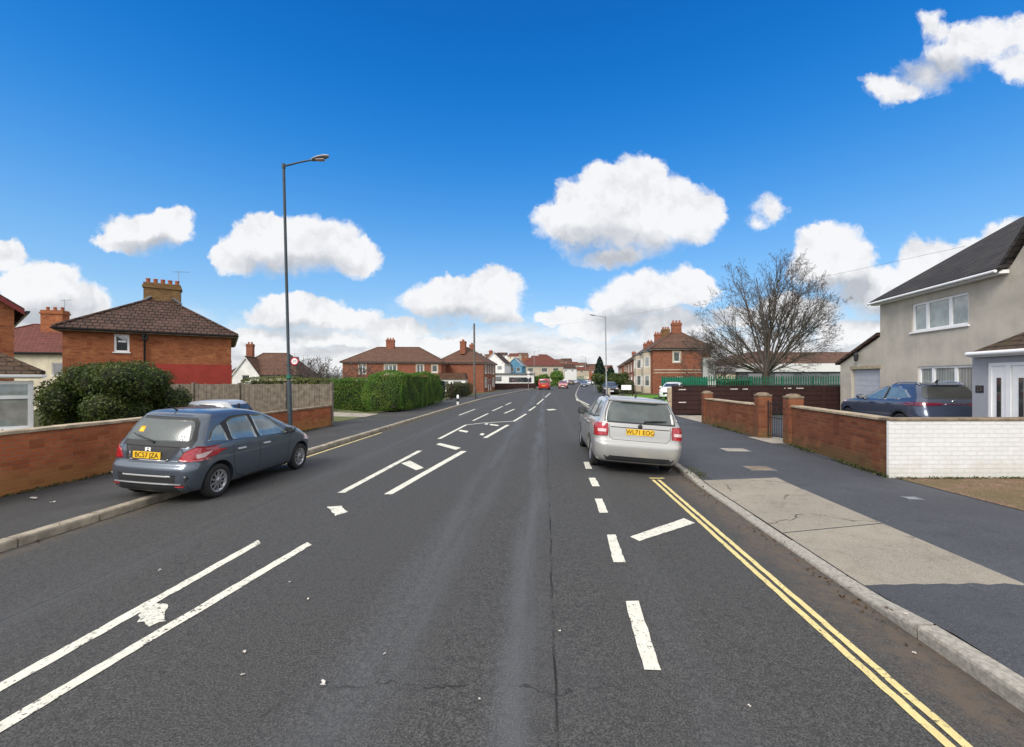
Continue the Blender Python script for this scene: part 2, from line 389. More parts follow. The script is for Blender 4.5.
def mat_grass(name, a, b):
    m, t = new_mat(name); o = t.coord()
    c = t.mix(t.ramp(t.noise(o, 30, 4, .7), .3, .7), a, b); c = t.mix(t.m('MULTIPLY', t.ramp(t.noise(o, .6, 4), .4, .7), .4), c, sh(b, 1.25))
    fin(t, c, .9, 0, .15, t.bump(t.noise(o, 60, 3), .8, .05)); return m
def mat_gravel():
    m, t = new_mat('gravel_mat'); o = t.coord()
    v = t.n('ShaderNodeTexVoronoi'); t.put(v.inputs['Vector'], o); v.inputs['Scale'].default_value = 42
    c = t.mix(t.sep(v.outputs['Color'])[0], (.10, .065, .042), (.25, .17, .12))
    c = t.mix(t.m('MULTIPLY', t.ramp(t.noise(o, 1.6, 5), .42, .62), .7), c, (.12, .10, .05))
    fin(t, c, .95, 0, .1, t.bump(v.outputs['Distance'], .8, .01)); return m
M['road'] = mat_road()
M['pave_r'] = mat_pave('pave_right', (.062, .065, .074)); M['pave_l'] = mat_pave('pave_left', (.056, .055, .053), .5)
M['white_line'] = mat_worn('white_line', (.68, .66, .56), .555, .66); M['white_worn'] = mat_worn('white_worn', (.66, .64, .55), .54, .64)
M['yellow_line'] = mat_worn('yellow_line', (.68, .56, .25), .56, .68)
M['grass'] = mat_grass('grass', (.055, .17, .012), (.12, .29, .024)); M['lawn'] = mat_grass('lawn', (.09, .11, .04), (.17, .17, .08))
M['earth'] = mat_grass('earth', (.06, .075, .03), (.10, .10, .05)); M['gravel'] = mat_gravel()
M['kerb'] = plain('kerb', (.30, .28, .24), .9, var=.22, vs=28, bump=.35, bs=60)
M['kerb_l'] = plain('kerb_left', (.30, .26, .20), .9, var=.3, vs=5, bump=.35, bs=60)
M['hill'] = mat_grass('hill', (.10, .13, .09), (.17, .19, .14))

def mat_conc():
    m, t = new_mat('concrete_slab'); o = t.coord()
    f = t.noise(o, 85, 3, .7); c = t.mix(t.ramp(f, .3, .7), (.165, .145, .115), (.33, .30, .25))
    c = t.mix(t.m('MULTIPLY', t.ramp(t.noise(o, 5.5, 6, .7), .48, .7), .45), c, (.14, .12, .09)); c = t.mix(t.m('MULTIPLY', t.ramp(t.noise(o, 1.1, 4), .35, .7), .35), c, (.36, .325, .26))
    w = t.vm('MULTIPLY', t.vm('SUBTRACT', t.noise(o, 2.2, 5, .65, out=1), (.5, .5, .5)), (.5, .5, 0)); v = t.n('ShaderNodeTexVoronoi', feature='DISTANCE_TO_EDGE'); v.inputs['Scale'].default_value = .55; t.put(v.inputs['Vector'], t.vm('ADD', o, w))
    k = t.m('MULTIPLY', t.ramp(v.outputs['Distance'], .002, .008, 1, 0), t.ramp(t.noise(o, 1.7, 3), .42, .58)); c = t.mix(t.m('MULTIPLY', k, .8), c, (.04, .035, .03))
    fin(t, c, .92, 0, .2, t.bump(t.m('SUBTRACT', f, k), .5, .005)); return m
M['concrete_slab'] = mat_conc()
# ------------------------------------------------------------------ ground, road, pavements
ys = [-6 + .5 * i for i in range(60)] + [24 + 2 * i for i in range(60)] + [144 + 12 * i for i in range(16)]
def strip(name, us, zf, mats, ylist=None, mi=0):
    yl = ylist or ys; mb = MB(); vs = []; n = len(us)
    for Y in yl:
        for u in us: vs.append((u + axis(Y), Y, zf(u, Y)))
    mb.add(vs, [(j*n+i, j*n+i+1, (j+1)*n+i+1, (j+1)*n+i) for j in range(len(yl)-1) for i in range(n-1)], mi)
    return struct(mb.build(name, mats))
strip('road', [p[0] for p in ROADP], lambda u, Y: roadz(u), M['road'])
def kerb(name, u0, u1, ztop, zlow, mat, yl, joints=True):       # kerb stones laid end to end with a rounded arris on the road side
    mb = MB(); s = 1 if u1 > u0 else -1
    L = .915
    Y = yl[0]
    while Y < yl[1]:
        a, b = Y + .010, min(Y + L - .010, yl[1]); n = 2; rows = []
        jz = random.uniform(-.004, .004); ju = random.uniform(-.004, .004)
        for k in range(n + 1):
            yy = a + (b - a) * k / n; zt = ztop(yy) + jz; x = axis(yy) + ju
            rows.append([(x+u0+s*.012, yy, zlow), (x+u0, yy, zt-.03), (x+u0+s*.006, yy, zt-.010), (x+u0+s*.02, yy, zt), (x+u1, yy, zt), (x+u1, yy, zlow)])
        vs = [p for r in rows for p in r]; m = 6
        fs = [(k*m+i, k*m+i+1, (k+1)*m+i+1, (k+1)*m+i) for k in range(n) for i in range(m-1)]
        fs += [tuple(range(m)), tuple(reversed(range(n*m, n*m+m)))]
        mb.add(vs, fs); Y += L
    return struct(mb.build(name, mat, fixn=True))
kerb('kerb_right', KR, KR + .14, kerbtop, -.25, M['kerb'], (-6, 150))
kerb('kerb_left', KL, KL - .14, lambda Y: PL + .004, -.3, M['kerb_l'], (-6, 150))
strip('pavement_right', [KR + .14 + .26 * i for i in range(13)] + [6.9], lambda u, Y: pavr(u, Y), M['pave_r'])
strip('pavement_left', [-9.0, -8, -7.2, KL - .14], lambda u, Y: PL, M['pave_l'])
yc = [3.7 + .41 * i for i in range(11)]
strip('concrete_crossing', [KR + .145, 3.1, 3.4, 3.8, 4.2], lambda u, Y: pavr(u, Y) + .004, M['concrete_slab'], yc)
mbj = MB()                                             # the saw-cut joint in the crossing
p = [(KR + .15, 5.18), (4.19, 5.35)]
mbj.quad(*[(u + axis(Y + e), Y + e, pavr(u, Y) + .0065) for (u, Y), e in ((p[0], -.008), (p[1], -.008), (p[1], .008), (p[0], .008))])
struct(mbj.build('joint', M['black']))
def sheet(name, pts, z, mat):
    mb = MB(); mb.add([(x, y, z) for x, y in pts], [tuple(range(len(pts)))]); return struct(mb.build(name, mat))
# wide ground to the horizon
def landz(u, Y):
    if u < 0: return lerp([(-60, -.6), (-14, -.6), (-9.2, -.16), (-8.9, -.45), (0, -.45)], u)
    return lerp([(0, -.45), (6.4, -.45), (6.9, -.02), (60, -.02)], u)
strip('ground', [-900, -300, -120, -60, -14, -9.2, -8.9, 0, 6.4, 6.9, 20, 60, 120, 300, 900], landz, M['earth'], [-40, -6, 0, 10, 20, 30, 40, 50, 60, 80, 100, 130, 160, 200, 260, 340, 600, 1000])
sheet('driveway', [(6.75, 7.75), (8.0, 20.6), (17, 20.6), (14.2, 6), (13.0, 7.75)], .006, M['pave_r'])
sheet('gravel', [(6.78, 1), (6.76, 7.58), (14, 7.58), (14, 1)], .008, M['gravel'])
sheet('grass_verge', [(7.9, 21.2), (12.2, 46), (17, 46), (30, 37), (30, 21.2)], .010, M['grass'])
sheet('lawn', [(-13.5, 18.4), (-7.4, 18.4), (-7.0, 22.8), (-11.0, 26.5), (-15, 26.5)], -.075, M['lawn'])
sheet('garden_path', [(-10.2, 21.3), (-7.05, 20.6), (-6.95, 22.4), (-9.8, 23.6)], -.068, M['concrete'])
sheet('apron', [(7.6, 17.35), (7.75, 20.55), (10.5, 20.55), (10.5, 17.35)], .012, M['concrete'])
sheet('garden_path', [(7.6, 11.6), (7.65, 12.9), (9.6, 12.7), (9.6, 11.4)], .012, M['kerb'])
sheet('doorstep', [(7.0, 11.6), (7.05, 12.9), (7.7, 12.9), (7.6, 11.6)], .014, M['concrete'])
# hills beyond the town
mb = MB(); vs = []; nx = 60
for j in range(7):
    for i in range(nx):
        x = -700 + 1400 * i / (nx - 1); y = 420 + 90 * j
        h = 26 * math.exp(-((x + 20) / 190) ** 2) + 6 * math.sin(x * .013 + j) + 3 * math.sin(x * .041 + 2 * j)
        vs.append((x, y, max(-1.0, (h + 3) * math.sin(min(1, j / 4) * math.pi / 2) - 1)))
mb.add(vs, [(j*nx+i, j*nx+i+1, (j+1)*nx+i+1, (j+1)*nx+i) for j in range(6) for i in range(nx-1)], 0, True)
struct(mb.build('hills', M['hill']))

# ------------------------------------------------------------------ painted markings
MARKH = .005
def mark(quads, mat='white_line', name='road_marking', h=MARKH):
    mb = MB()
    for q in quads:
        P = [at(x, y) for x, y in q]; n = max(1, int((P[1] - P[0]).length / .07)) if len(q) == 4 else 1
        if len(q) != 4: mb.add([(p.x, p.y, gz(p.x, p.y) + h) for p in P], [tuple(range(len(P)))]); continue
        row = []
        for k in range(n + 1):
            for a, b in ((P[0], P[1]), (P[3], P[2])):
                p = a.lerp(b, k / n); row.append((p.x + random.uniform(-.005, .005), p.y + random.uniform(-.004, .004), gz(p.x, p.y) + h))
        mb.add(row, [(2*k, 2*k+1, 2*k+3, 2*k+2) for k in range(n)])
    return struct(mb.build(name, M[mat], fixn=False))
def mline(a, b, w=.1, mat='white_line', name='road_marking', h=MARKH):
    A, B = at(*a), at(*b); d = (B - A); d.z = 0; L = d.length; d.normalize(); s = Vector((d.y, -d.x, 0)) * w / 2
    n = max(1, int(L / .09)); row = []; mb = MB()
    for k in range(n + 1):
        p = A.lerp(B, k / n); j = random.uniform(-.005, .005)
        for q in (p - s * (1 + j / w), p + s * (1 + j / w)): row.append((q.x, q.y, gz(q.x, q.y) + h))
    mb.add(row, [(2*k, 2*k+1, 2*k+3, 2*k+2) for k in range(n)])
    return struct(mb.build(name, M[mat]))
def ragged(pts, mat, name='road_marking', amp=.018):        # worn patch with a broken edge
    P = [at(*q) for q in pts]; out = []
    for a, b in zip(P, P[1:] + P[:1]):
        n = max(3, int((b - a).length / .05))
        for k in range(n):
            p = a.lerp(b, k / n); out.append((p.x + random.uniform(-amp, amp), p.y + random.uniform(-amp, amp)))
    mb = MB(); mb.add([(x, y, gz(x, y) + MARKH) for x, y in out], [tuple(range(len(out)))])
    return struct(mb.build(name, M[mat]))
mark([((-160, 772), (258, 540.4), (261, 543.6), (-160, 784))])
mark([((-160, 817), (307, 542.4), (311.5, 545.2), (-160, 830))])
ragged([(137, 622), (146, 604), (167, 604), (163, 622), (150, 626)], 'white_worn')
ragged([(327, 507), (341, 506), (348, 512), (336, 516)], 'white_line', amp=.012)
mline((341, 493), (420, 450.8), .13); mline((388, 494.5), (464, 451.2), .14)
mark([((401, 463.5), (410, 460.8), (424, 468), (416, 470.5))])
mark([((436, 444.5), (440, 443.2), (461, 448), (456, 450))])
mline((439, 439), (466, 425), .12); mline((466, 425), (487, 422.6), .12); mline((487, 422.9), (513, 421.4), .12)
mline((485, 438), (508, 425), .13)
mark([((458.5, 431.2), (460, 429.8), (484.8, 433.8), (483, 435.6))]); mark([((484, 424.3), (486, 423.3), (499, 425.2), (497.4, 426.2))])
for a, b in (((459, 415.3), (475, 409.2)), ((473, 420.8), (488, 413.6)), ((513.6, 421.5), (526.2, 413.9)), ((529, 410.8), (535.5, 406.5)),
             ((492.4, 411), (502.6, 406.4)), ((504.5, 413.4), (514.3, 409.2)), ((505.4, 405.2), (511.2, 402.6)), ((537, 404.5), (543.5, 398.9)), ((545.2, 397.4), (550.3, 393)),
             ((575.5, 395), (577.2, 400.4)), ((577.2, 400.4), (589, 405))):
    mline(a, b, .11)
ragged([(546, 409.5), (553, 409), (557, 409.8), (549, 410.6)], 'white_worn')
mark([((625, 601.5), (659.5, 670), (644, 669), (625, 601.5))][:0] + [((625.3, 601.5), (644, 670), (660.5, 670.5), (638.5, 601))])
mark([((607, 535), (613.3, 562.5), (625.3, 562.5), (615.8, 535))]); mark([((595, 499), (599.5, 513), (608, 513), (602.3, 499))])
mark([((588.5, 478), (592.3, 486.5), (600, 486.5), (595, 478))]); mark([((583.5, 462), (586, 469), (592, 469), (589, 462))])
mark([((630, 537), (684, 518.5), (695, 523.3), (639, 541.5))])
def follow(us, Y0, Y1, w, mat, name):
    mb = MB(); n = int((Y1 - Y0) / .08); row = []
    for k in range(n + 1):
        Y = Y0 + (Y1 - Y0) * k / n; u = us(Y)
        j = random.uniform(-.004, .004)
        for e in (-w / 2 + j, w / 2 + j):
            X = u + e + axis(Y); row.append((X, Y, gz(X, Y) + MARKH))
    mb.add(row, [(2*k, 2*k+1, 2*k+3, 2*k+2) for k in range(n)]); return struct(mb.build(name, M[mat]))
PY = [at(653, 480), at(950, 747), at(658.6, 480), at(967.5, 747)]
for a, b in ((0, 1), (2, 3)):
    ua, ub = uof(PY[a].x, PY[a].y), uof(PY[b].x, PY[b].y)
    follow(lambda Y, ua=ua, ub=ub, a=a, b=b: ua + (ub - ua) * (Y - PY[a].y) / (PY[b].y - PY[a].y), .8, PY[a].y, .058, 'yellow_line', 'yellow_line')
mline((649.5, 478.6), (664, 478.6), .07, 'yellow_line', 'yellow_line', .009)
follow(lambda Y: KL + .2, 9.6, 15.5, .07, 'yellow_line', 'yellow_line')
# scraps of paper and grit on the road
mb = MB()
for px, py, r in ((322, 685, .018), (244, 653, .012), (243, 676, .009), (160, 571, .012), (916, 655, .012), (308, 600, .01), (385, 655, .008), (560, 632, .009),
                  (290, 583, .008), (905, 625, .012), (32, 500, .045), (52, 503, .02), (750, 707, .008), (480, 700, .007)):
    p = at(px, py); n = 7
    for _ in range(3):
        a0 = random.uniform(0, 6); c = p + Vector((random.uniform(-r, r), random.uniform(-r, r), .007 + random.uniform(0, .005)))
        mb.add([c + Vector((math.cos(a0+k*.9)*r*random.uniform(.4, 1), math.sin(a0+k*.9)*r*random.uniform(.4, 1), random.uniform(0, r*.7))) for k in range(n)], [(0, i, i+1) for i in range(1, n-1)])
tag(mb.build('litter', M['slat_mark']), kind='stuff')
for (px, py, w, h, lab, mt) in ((735, 450, .62, .5, 'pale recessed inspection cover in the pavement nearer the garden gate', 'concrete'), (759, 468.5, .5, .42, 'darker inspection cover set in the pavement just beyond the concrete crossing', 'coping_dark'),
                      (912, 498.3, .22, .16, 'small pale utility cover in the pavement near the white brick wall', 'steel')):
    p = at(px, py); rz = -R(4.4); t = thing('manhole_cover', lab, 'manhole cover', (p.x, p.y, gz(p.x, p.y)), rz)
    q = MB(); q.bbox((-w/2+.035, -h/2+.035, -.02), (w/2-.035, h/2-.035, .007), .003); q.build('lid', M[mt], t)
    q = MB()
    for lo, hi in (((-w/2, -h/2), (w/2, -h/2+.03)), ((-w/2, h/2-.03), (w/2, h/2)), ((-w/2, -h/2+.03), (-w/2+.03, h/2-.03)), ((w/2-.03, -h/2+.03), (w/2, h/2-.03))):
        q.box((*lo, -.02), (*hi, .009))
    q.build('frame', M['lead'], t)
# ------------------------------------------------------------------ buildings
class Face:                                     # one wall of a house: u along it, d into it, z up
    def __init__(s, O, D, I): s.O = Vector((*O, 0)); s.D = Vector((*D, 0)); s.I = Vector((*I, 0))
    def p(s, u, d, z): return s.O + s.D * u + s.I * d + Vector((0, 0, z))
    def box(s, mb, u0, u1, d0, d1, z0, z1, mi=0):
        vs = [s.p(u, d, z) for z in (z0, z1) for u, d in ((u0, d0), (u1, d0), (u1, d1), (u0, d1))]
        mb.add(vs, [(3,2,1,0),(4,5,6,7),(0,1,5,4),(1,2,6,5),(2,3,7,6),(3,0,4,7)], mi)
def faces_of(w, dp):
    return {'front': Face((0,0),(1,0),(0,1)), 'right': Face((w,0),(0,1),(-1,0)), 'left': Face((0,dp),(0,-1),(1,0)), 'back': Face((w,dp),(-1,0),(0,-1))}
def wall_panel(mb, fc, u0, u1, z0, z1, ops, depth=.13, mi=0):
    us = sorted({u0, u1, *[o[0] for o in ops], *[o[1] for o in ops]}); zs = sorted({z0, z1, *[o[2] for o in ops], *[o[3] for o in ops]})
    for a, b in zip(us, us[1:]):
        for c, d in zip(zs, zs[1:]):
            um, zm = (a+b)/2, (c+d)/2
            if any(o[0] < um < o[1] and o[2] < zm < o[3] for o in ops): continue
            mb.quad(fc.p(a,0,c), fc.p(b,0,c), fc.p(b,0,d), fc.p(a,0,d), mi)
    for a, b, c, d in [o[:4] for o in ops]:
        mb.quad(fc.p(a,0,c), fc.p(a,0,d), fc.p(a,depth,d), fc.p(a,depth,c), mi); mb.quad(fc.p(b,0,d), fc.p(b,0,c), fc.p(b,depth,c), fc.p(b,depth,d), mi)
        mb.quad(fc.p(a,0,c), fc.p(a,depth,c), fc.p(b,depth,c), fc.p(b,0,c), mi); mb.quad(fc.p(a,0,d), fc.p(b,0,d), fc.p(b,depth,d), fc.p(a,depth,d), mi)
        mb.quad(fc.p(a,depth,c), fc.p(b,depth,c), fc.p(b,depth,d), fc.p(a,depth,d), mi)
def window(root, fc, a, b, c, d, bars=(), trans=(), depth=.13, fr=.06, sill=True, glass='glass', frame='upvc', surround=None):
    f = MB(); d0, d1 = depth - .085, depth - .02
    fc.box(f, a, a+fr, d0, d1, c, d); fc.box(f, b-fr, b, d0, d1, c, d); fc.box(f, a+fr, b-fr, d0, d1, c, c+fr); fc.box(f, a+fr, b-fr, d0, d1, d-fr, d)
    us = [a+fr] + [a + (b-a)*t for t in bars] + [b-fr]
    for t in bars:
        u = a + (b-a)*t; fc.box(f, u-fr*.75, u+fr*.75, d0+.004, d1, c+fr, d-fr)
    for t in trans:
        z = c + (d-c)*t
        for u0, u1 in zip(us, us[1:]): fc.box(f, u0+fr*.75, u1-fr*.75, d0+.008, d1, z-fr*.5, z+fr*.5)
    fo = f.build('window', M[frame], root)
    g = MB(); g.quad(fc.p(a+fr*.5, depth-.045, c+fr*.5), fc.p(b-fr*.5, depth-.045, c+fr*.5), fc.p(b-fr*.5, depth-.045, d-fr*.5), fc.p(a+fr*.5, depth-.045, d-fr*.5))
    g.build('pane', M[glass], fo)
    if sill:
        k = MB(); fc.box(k, a-.05, b+.05, -.06, depth-.06, c-.055, c-.003); k.build('sill', M[frame], fo)
    if surround:
        k = MB(); q = .17
        fc.box(k, a-q, a-.002, -.03, .05, c-.2, d+.2); fc.box(k, b+.002, b+q, -.03, .05, c-.2, d+.2)
        fc.box(k, a, b, -.027, .05, d+.002, d+.2); fc.box(k, a, b, -.05, .05, c-.2, c-.058)
        k.build('surround', M[surround], fo)
    return fo
def door(root, fc, a, b, c, d, mat='upvc', depth=.13, glazed=True):
    f = MB(); fc.box(f, a, b, depth-.06, depth-.02, c, d); o = f.build('door', M[mat], root)
    if glazed:
        g = MB(); fc.box(g, a+.22*(b-a), b-.22*(b-a), depth-.066, depth-.058, c+(d-c)*.55, d-.15); g.build('pane', M['glass_dark'], o)
    h = MB(); fc.box(h, a+.08, a+.11, depth-.10, depth-.055, c+.95, c+1.09); h.build('handle', M['chrome'], o)
    return o
def roof_hip(root, w, dp, ez, rz, mat, along='x', inset=None, o=.32, inset2=None, fascia='off_white', name='roof', x0=0.0, y0=0.0, gutter='drain', fh=.15):
    A, B, C, D = (x0-o, y0-o), (x0+w+o, y0-o), (x0+w+o, y0+dp+o), (x0-o, y0+dp+o)
    if along == 'x':
        i1 = dp/2 if inset is None else inset; i2 = i1 if inset2 is None else inset2; e, f = (x0+i1, y0+dp/2), (x0+w-i2, y0+dp/2)
        tops = [(0,1,5,4), (1,2,5), (2,3,4,5), (3,0,4)]
    else:
        i1 = w/2 if inset is None else inset; i2 = i1 if inset2 is None else inset2; e, f = (x0+w/2, y0+i1), (x0+w/2, y0+dp-i2)
        tops = [(0,1,4), (1,2,5,4), (2,3,5), (3,0,4,5)]
    m = MB(); vs = [(*q, ez) for q in (A, B, C, D)] + [(*e, rz), (*f, rz)]
    m.add(vs, tops, 0)
    lo = [(*q, ez-.03) for q in (A, B, C, D)]
    for k in range(4): m.quad(lo[k], lo[(k+1)%4], vs[(k+1)%4], vs[k], 0)
    m.add(lo, [(3,2,1,0)], 0)
    rf = m.build(name, M[mat], root)
    # hips and ridge capped with round tiles
    c = MB()
    for k, (a, b) in enumerate((((4,5),) + (((0,4),(3,4),(1,5),(2,5)) if along == 'x' else ((0,4),(1,4),(2,5),(3,5))))):
        if (Vector(vs[a]) - Vector(vs[b])).length > .05: c.tube([vs[a], vs[b]], .085, 6)
    c.build('ridge_tiles', M[mat], rf)
    g = MB(); q = .05; 
    for (a, b) in ((A, B), (B, C), (C, D), (D, A)):
        a = Vector((*a, ez-.09)); b = Vector((*b, ez-.09)); t = (b-a).normalized(); nrm = Vector((t.y, -t.x, 0))
        vv = []
        for pnt in (a, b):
            for dx, dz in ((0, .06), (.09, .06), (.085, -.0), (.05, -.035), (0, -.04)): vv.append(pnt + nrm*dx + Vector((0,0,dz)))
        g.add(vv, [(0,1,6,5), (1,2,7,6), (2,3,8,7), (3,4,9,8), (0,4,3,2,1), (5,6,7,8,9)])
    g.build('gutter', M[gutter], root)
    s = MB(); s.box((x0-o+.02, y0-o+.02, ez-fh-.035), (x0+w+o-.02, y0+dp+o-.02, ez-.033)); s.build('fascia', M[fascia], root)
    return rf
def roof_gable(root, w, dp, ez, rz, mat, along='x', o=.3, vo=.2, th=.12, fascia='off_white', name='roof', x0=0.0, y0=0.0, gutter=True):
    m = MB(); v = MB()
    if along == 'y':                                # gable end on the front wall
        k = (rz-ez)/(w/2); prof = [(x0-o, ez-o*k), (x0+w/2, rz), (x0+w+o, ez-o*k)]
        P = lambda a, z, y: (a, y, z); r = (y0-vo, y0+dp+vo)
    else:
        k = (rz-ez)/(dp/2); prof = [(y0-o, ez-o*k), (y0+dp/2, rz), (y0+dp+o, ez-o*k)]
        P = lambda a, z, y: (y, a, z); r = (x0-vo, x0+w+vo)
    up = [(a, z+th) for a, z in prof]
    for q in range(2):
        (a0, z0), (a1, z1) = prof[q], prof[q+1]; (b0, y0_), (b1, y1_) = up[q], up[q+1]
        m.quad(P(b0,y0_,r[0]), P(b1,y1_,r[0]), P(b1,y1_,r[1]), P(b0,y0_,r[1])); m.quad(P(a0,z0,r[0]), P(a0,z0,r[1]), P(a1,z1,r[1]), P(a1,z1,r[0]))
        for e in r: m.quad(P(a0,z0,e), P(a1,z1,e), P(b1,y1_,e), P(b0,y0_,e))
    for q in (0, 2): m.quad(P(*prof[q], r[0]), P(*up[q], r[0]), P(*up[q], r[1]), P(*prof[q], r[1]))
    rf = m.build(name, M[mat], root, fixn=True)
    c = MB(); c.tube([P(up[1][0], up[1][1], r[0]), P(up[1][0], up[1][1], r[1])], .09, 6); c.build('ridge_tiles', M[mat], rf)
    for e, s in ((r[0], -1), (r[1], 1)):            # barge boards
        f = MB()
        for q in range(2):
            (a0, z0), (a1, z1) = prof[q], prof[q+1]; vv = []
            for ee in (e+s*.004, e+s*.03):
                vv += [P(a0, z0-.10, ee), P(a1, z1-.10, ee), P(a1, z1+.07, ee), P(a0, z0+.07, ee)]
            f.add(vv, [(0,1,2,3),(7,6,5,4),(0,4,5,1),(1,5,6,2),(2,6,7,3),(3,7,4,0)])
        f.build('bargeboard', M[fascia], root, fixn=True)
    if gutter:
        for q, s in ((0, -1), (2, 1)):
            g = MB(); a, z = prof[q]; vv = []
            for ee in r:
                for da, dz in ((.02, .08), (.13, .08), (.12, .02), (.08, -.02), (.02, -.03)): vv.append(P(a+s*da, z+dz-.03, ee))
            g.add(vv, [(0,1,6,5), (1,2,7,6), (2,3,8,7), (3,4,9,8), (4,0,5,9), (0,4,3,2,1), (5,6,7,8,9)])
            g.build('gutter', M[fascia] if fascia != 'fascia_red' else M['drain'], root, fixn=True)
    return rf
def chimney(root, x, y, z0, z1, sx, sy, mat, pots=3, aerial=False):
    m = MB(); m.box((x-sx/2, y-sy/2, z0), (x+sx/2, y+sy/2, z1-.32)); m.box((x-sx/2-.06, y-sy/2-.06, z1-.32), (x+sx/2+.06, y+sy/2+.06, z1-.16)); m.box((x-sx/2-.01, y-sy/2-.01, z1-.16), (x+sx/2+.01, y+sy/2+.01, z1))
    c = m.build('chimney', M[mat], root)
    for k in range(pots):
        px = x + (sx * ((k+.5)/pots - .5) if sx >= sy else 0); py = y + (sy * ((k+.5)/pots - .5) if sy > sx else 0)
        q = MB(); q.lathe([(.13, 0), (.12, .05), (.10, .22), (.125, .25), (.125, .29), (.09, .29), (.09, .1)], Matrix.Translation((px, py, z1)), 10); q.build('chimney_pot', M['terracotta'], c)
    if aerial:
        q = MB(); ax = x+sx/2-.1; q.tube([(ax, y, z1-.5), (ax, y, z1+.95)], .018, 5)
        q.tube([(ax-.3, y, z1+.85), (ax+.55, y, z1+.95)], .012, 4)
        for k in range(7): q.tube([(ax-.25+.12*k, y-.16, z1+.86+.012*k), (ax-.25+.12*k, y+.16, z1+.86+.012*k)], .006, 4)
        q.build('aerial', M['steel'], c)
    return c
def house(name, label, loc, th, w, dp, ez, rz, wall, roof, kind='hip', along='x', wins=(), doors=(), chims=(), inset=None, inset2=None, group=None, cat='house', glass='glass', fascia='off_white', surround=None, base=-.3, o=.32, upto=None):
    t = thing(name, label, cat, loc, th, group); fs = faces_of(w, dp); m = MB()
    top = ez if kind != 'hip' else ez - .12
    for k, fc in fs.items():
        L = w if k in ('front', 'back') else dp
        ops = [tuple(q[1:5]) for q in wins if q[0] == k] + [tuple(q[1:5]) for q in doors if q[0] == k]
        wall_panel(m, fc, 0, L, base, top, ops)
    if kind == 'gable':
        if along == 'y': m.add([(0,0,ez), (w,0,ez), (w/2,0,rz), (0,dp,ez), (w,dp,ez), (w/2,dp,rz)], [(0,1,2), (4,3,5)])
        else: m.add([(0,0,ez), (0,dp,ez), (0,dp/2,rz), (w,0,ez), (w,dp,ez), (w,dp/2,rz)], [(1,0,2), (3,4,5)])
    m.build('walls', M[wall], t)
    if kind == 'hip': roof_hip(t, w, dp, ez, rz, roof, along, inset, o, inset2, fascia)
    else: roof_gable(t, w, dp, ez, rz, roof, along, o, fascia=fascia)
    for q in wins:
        window(t, fs[q[0]], *q[1:5], bars=q[5] if len(q) > 5 else (), trans=q[6] if len(q) > 6 else (), glass=glass, surround=surround)
    for q in doors: door(t, fs[q[0]], *q[1:5], mat=q[5] if len(q) > 5 else 'upvc')
    for c in chims: chimney(t, *c)
    return t

# ---- the corner house on the left: brick end wall with a red painted lower half
H = thing('brick_house', 'orange brick house with a red painted lower wall and wide chimney, beyond the big bush', 'house', (-22.9, 21.9, -.6), R(33.7))
w, dp = 7.2, 9.0; fs = faces_of(w, dp); m = MB()
for k, fc in fs.items(): wall_panel(m, fc, 0, w if k in ('front','back') else dp, -.3, 4.88, [(1.95, 2.58, 3.80, 4.76)] if k == 'front' else [(2, 3.4, 3.5, 4.7), (5, 7, .9, 2.3)] if k == 'right' else [])
m.build('walls', M['brick_orange'], H)
roof_hip(H, w, dp, 5.0, 7.45, 'roof_brown', 'y', inset=3.2, o=.3, fascia='coping_dark')
window(H, fs['front'], 1.95, 2.58, 3.80, 4.76, trans=(.6,), fr=.09, glass='glass_dark')
window(H, fs['right'], 2, 3.4, 3.5, 4.7, bars=(.5,), glass='glass_dark'); window(H, fs['right'], 5, 7, .9, 2.3, bars=(.33, .66), glass='glass_dark')
m = MB(); m.box((3.36, -.03, -.3), (w+.03, -.002, 3.2)); m.build('painted_render', M['red_paint'], H)
m = MB(); m.tube([(3.25, -.32, 4.84), (3.25, -.30, 4.72), (3.22, -.09, 4.5), (3.22, -.07, -.2)], .05, 8); m.box((3.12, -.2, 4.52), (3.36, -.02, 4.8)); m.build('drainpipe', M['drain'], H)
m = MB(); m.box((4.95, -.02, 4.42), (5.45, .02, 4.56)); m.build('air_brick', M['terracotta'], H)
chimney(H, 3.7, 3.1, 6.2, 8.18, 1.75, .75, 'brick_yellow', 5, True)
for s in (-1, 1):
    m = MB(); m.tube([(3.7+s*.95, 2.62, 6.97), (3.7+s*.5, 2.68, 7.32)], .07, 6); m.build('lead_flashing', M['lead'], H)

# ---- the first house on the left: gable with red barge board, white framed porch
G1 = thing('brick_house', 'orange brick house at the left edge with a dark red barge board', 'house', (-16.2-7*.669, 14-7*.743, -.6), R(52))
w, dp = 7.0, 8.0; fs = faces_of(w, dp); m = MB()
for k, fc in fs.items(): wall_panel(m, fc, 0, w if k in ('front','back') else dp, -.3, 4.75, [(2.4, 4.4, 3.2, 4.4)] if k == 'front' else [])
m.add([(0,0,4.75), (w,0,4.75), (w/2,0,7.4), (0,dp,4.75), (w,dp,4.75), (w/2,dp,7.4)], [(0,1,2), (4,3,5)])
m.build('walls', M['brick_orange'], G1); roof_gable(G1, w, dp, 4.75, 7.4, 'roof_brown', 'y', o=.22, fascia='fascia_red'); window(G1, fs['front'], 2.4, 4.4, 3.2, 4.4, bars=(.5,))
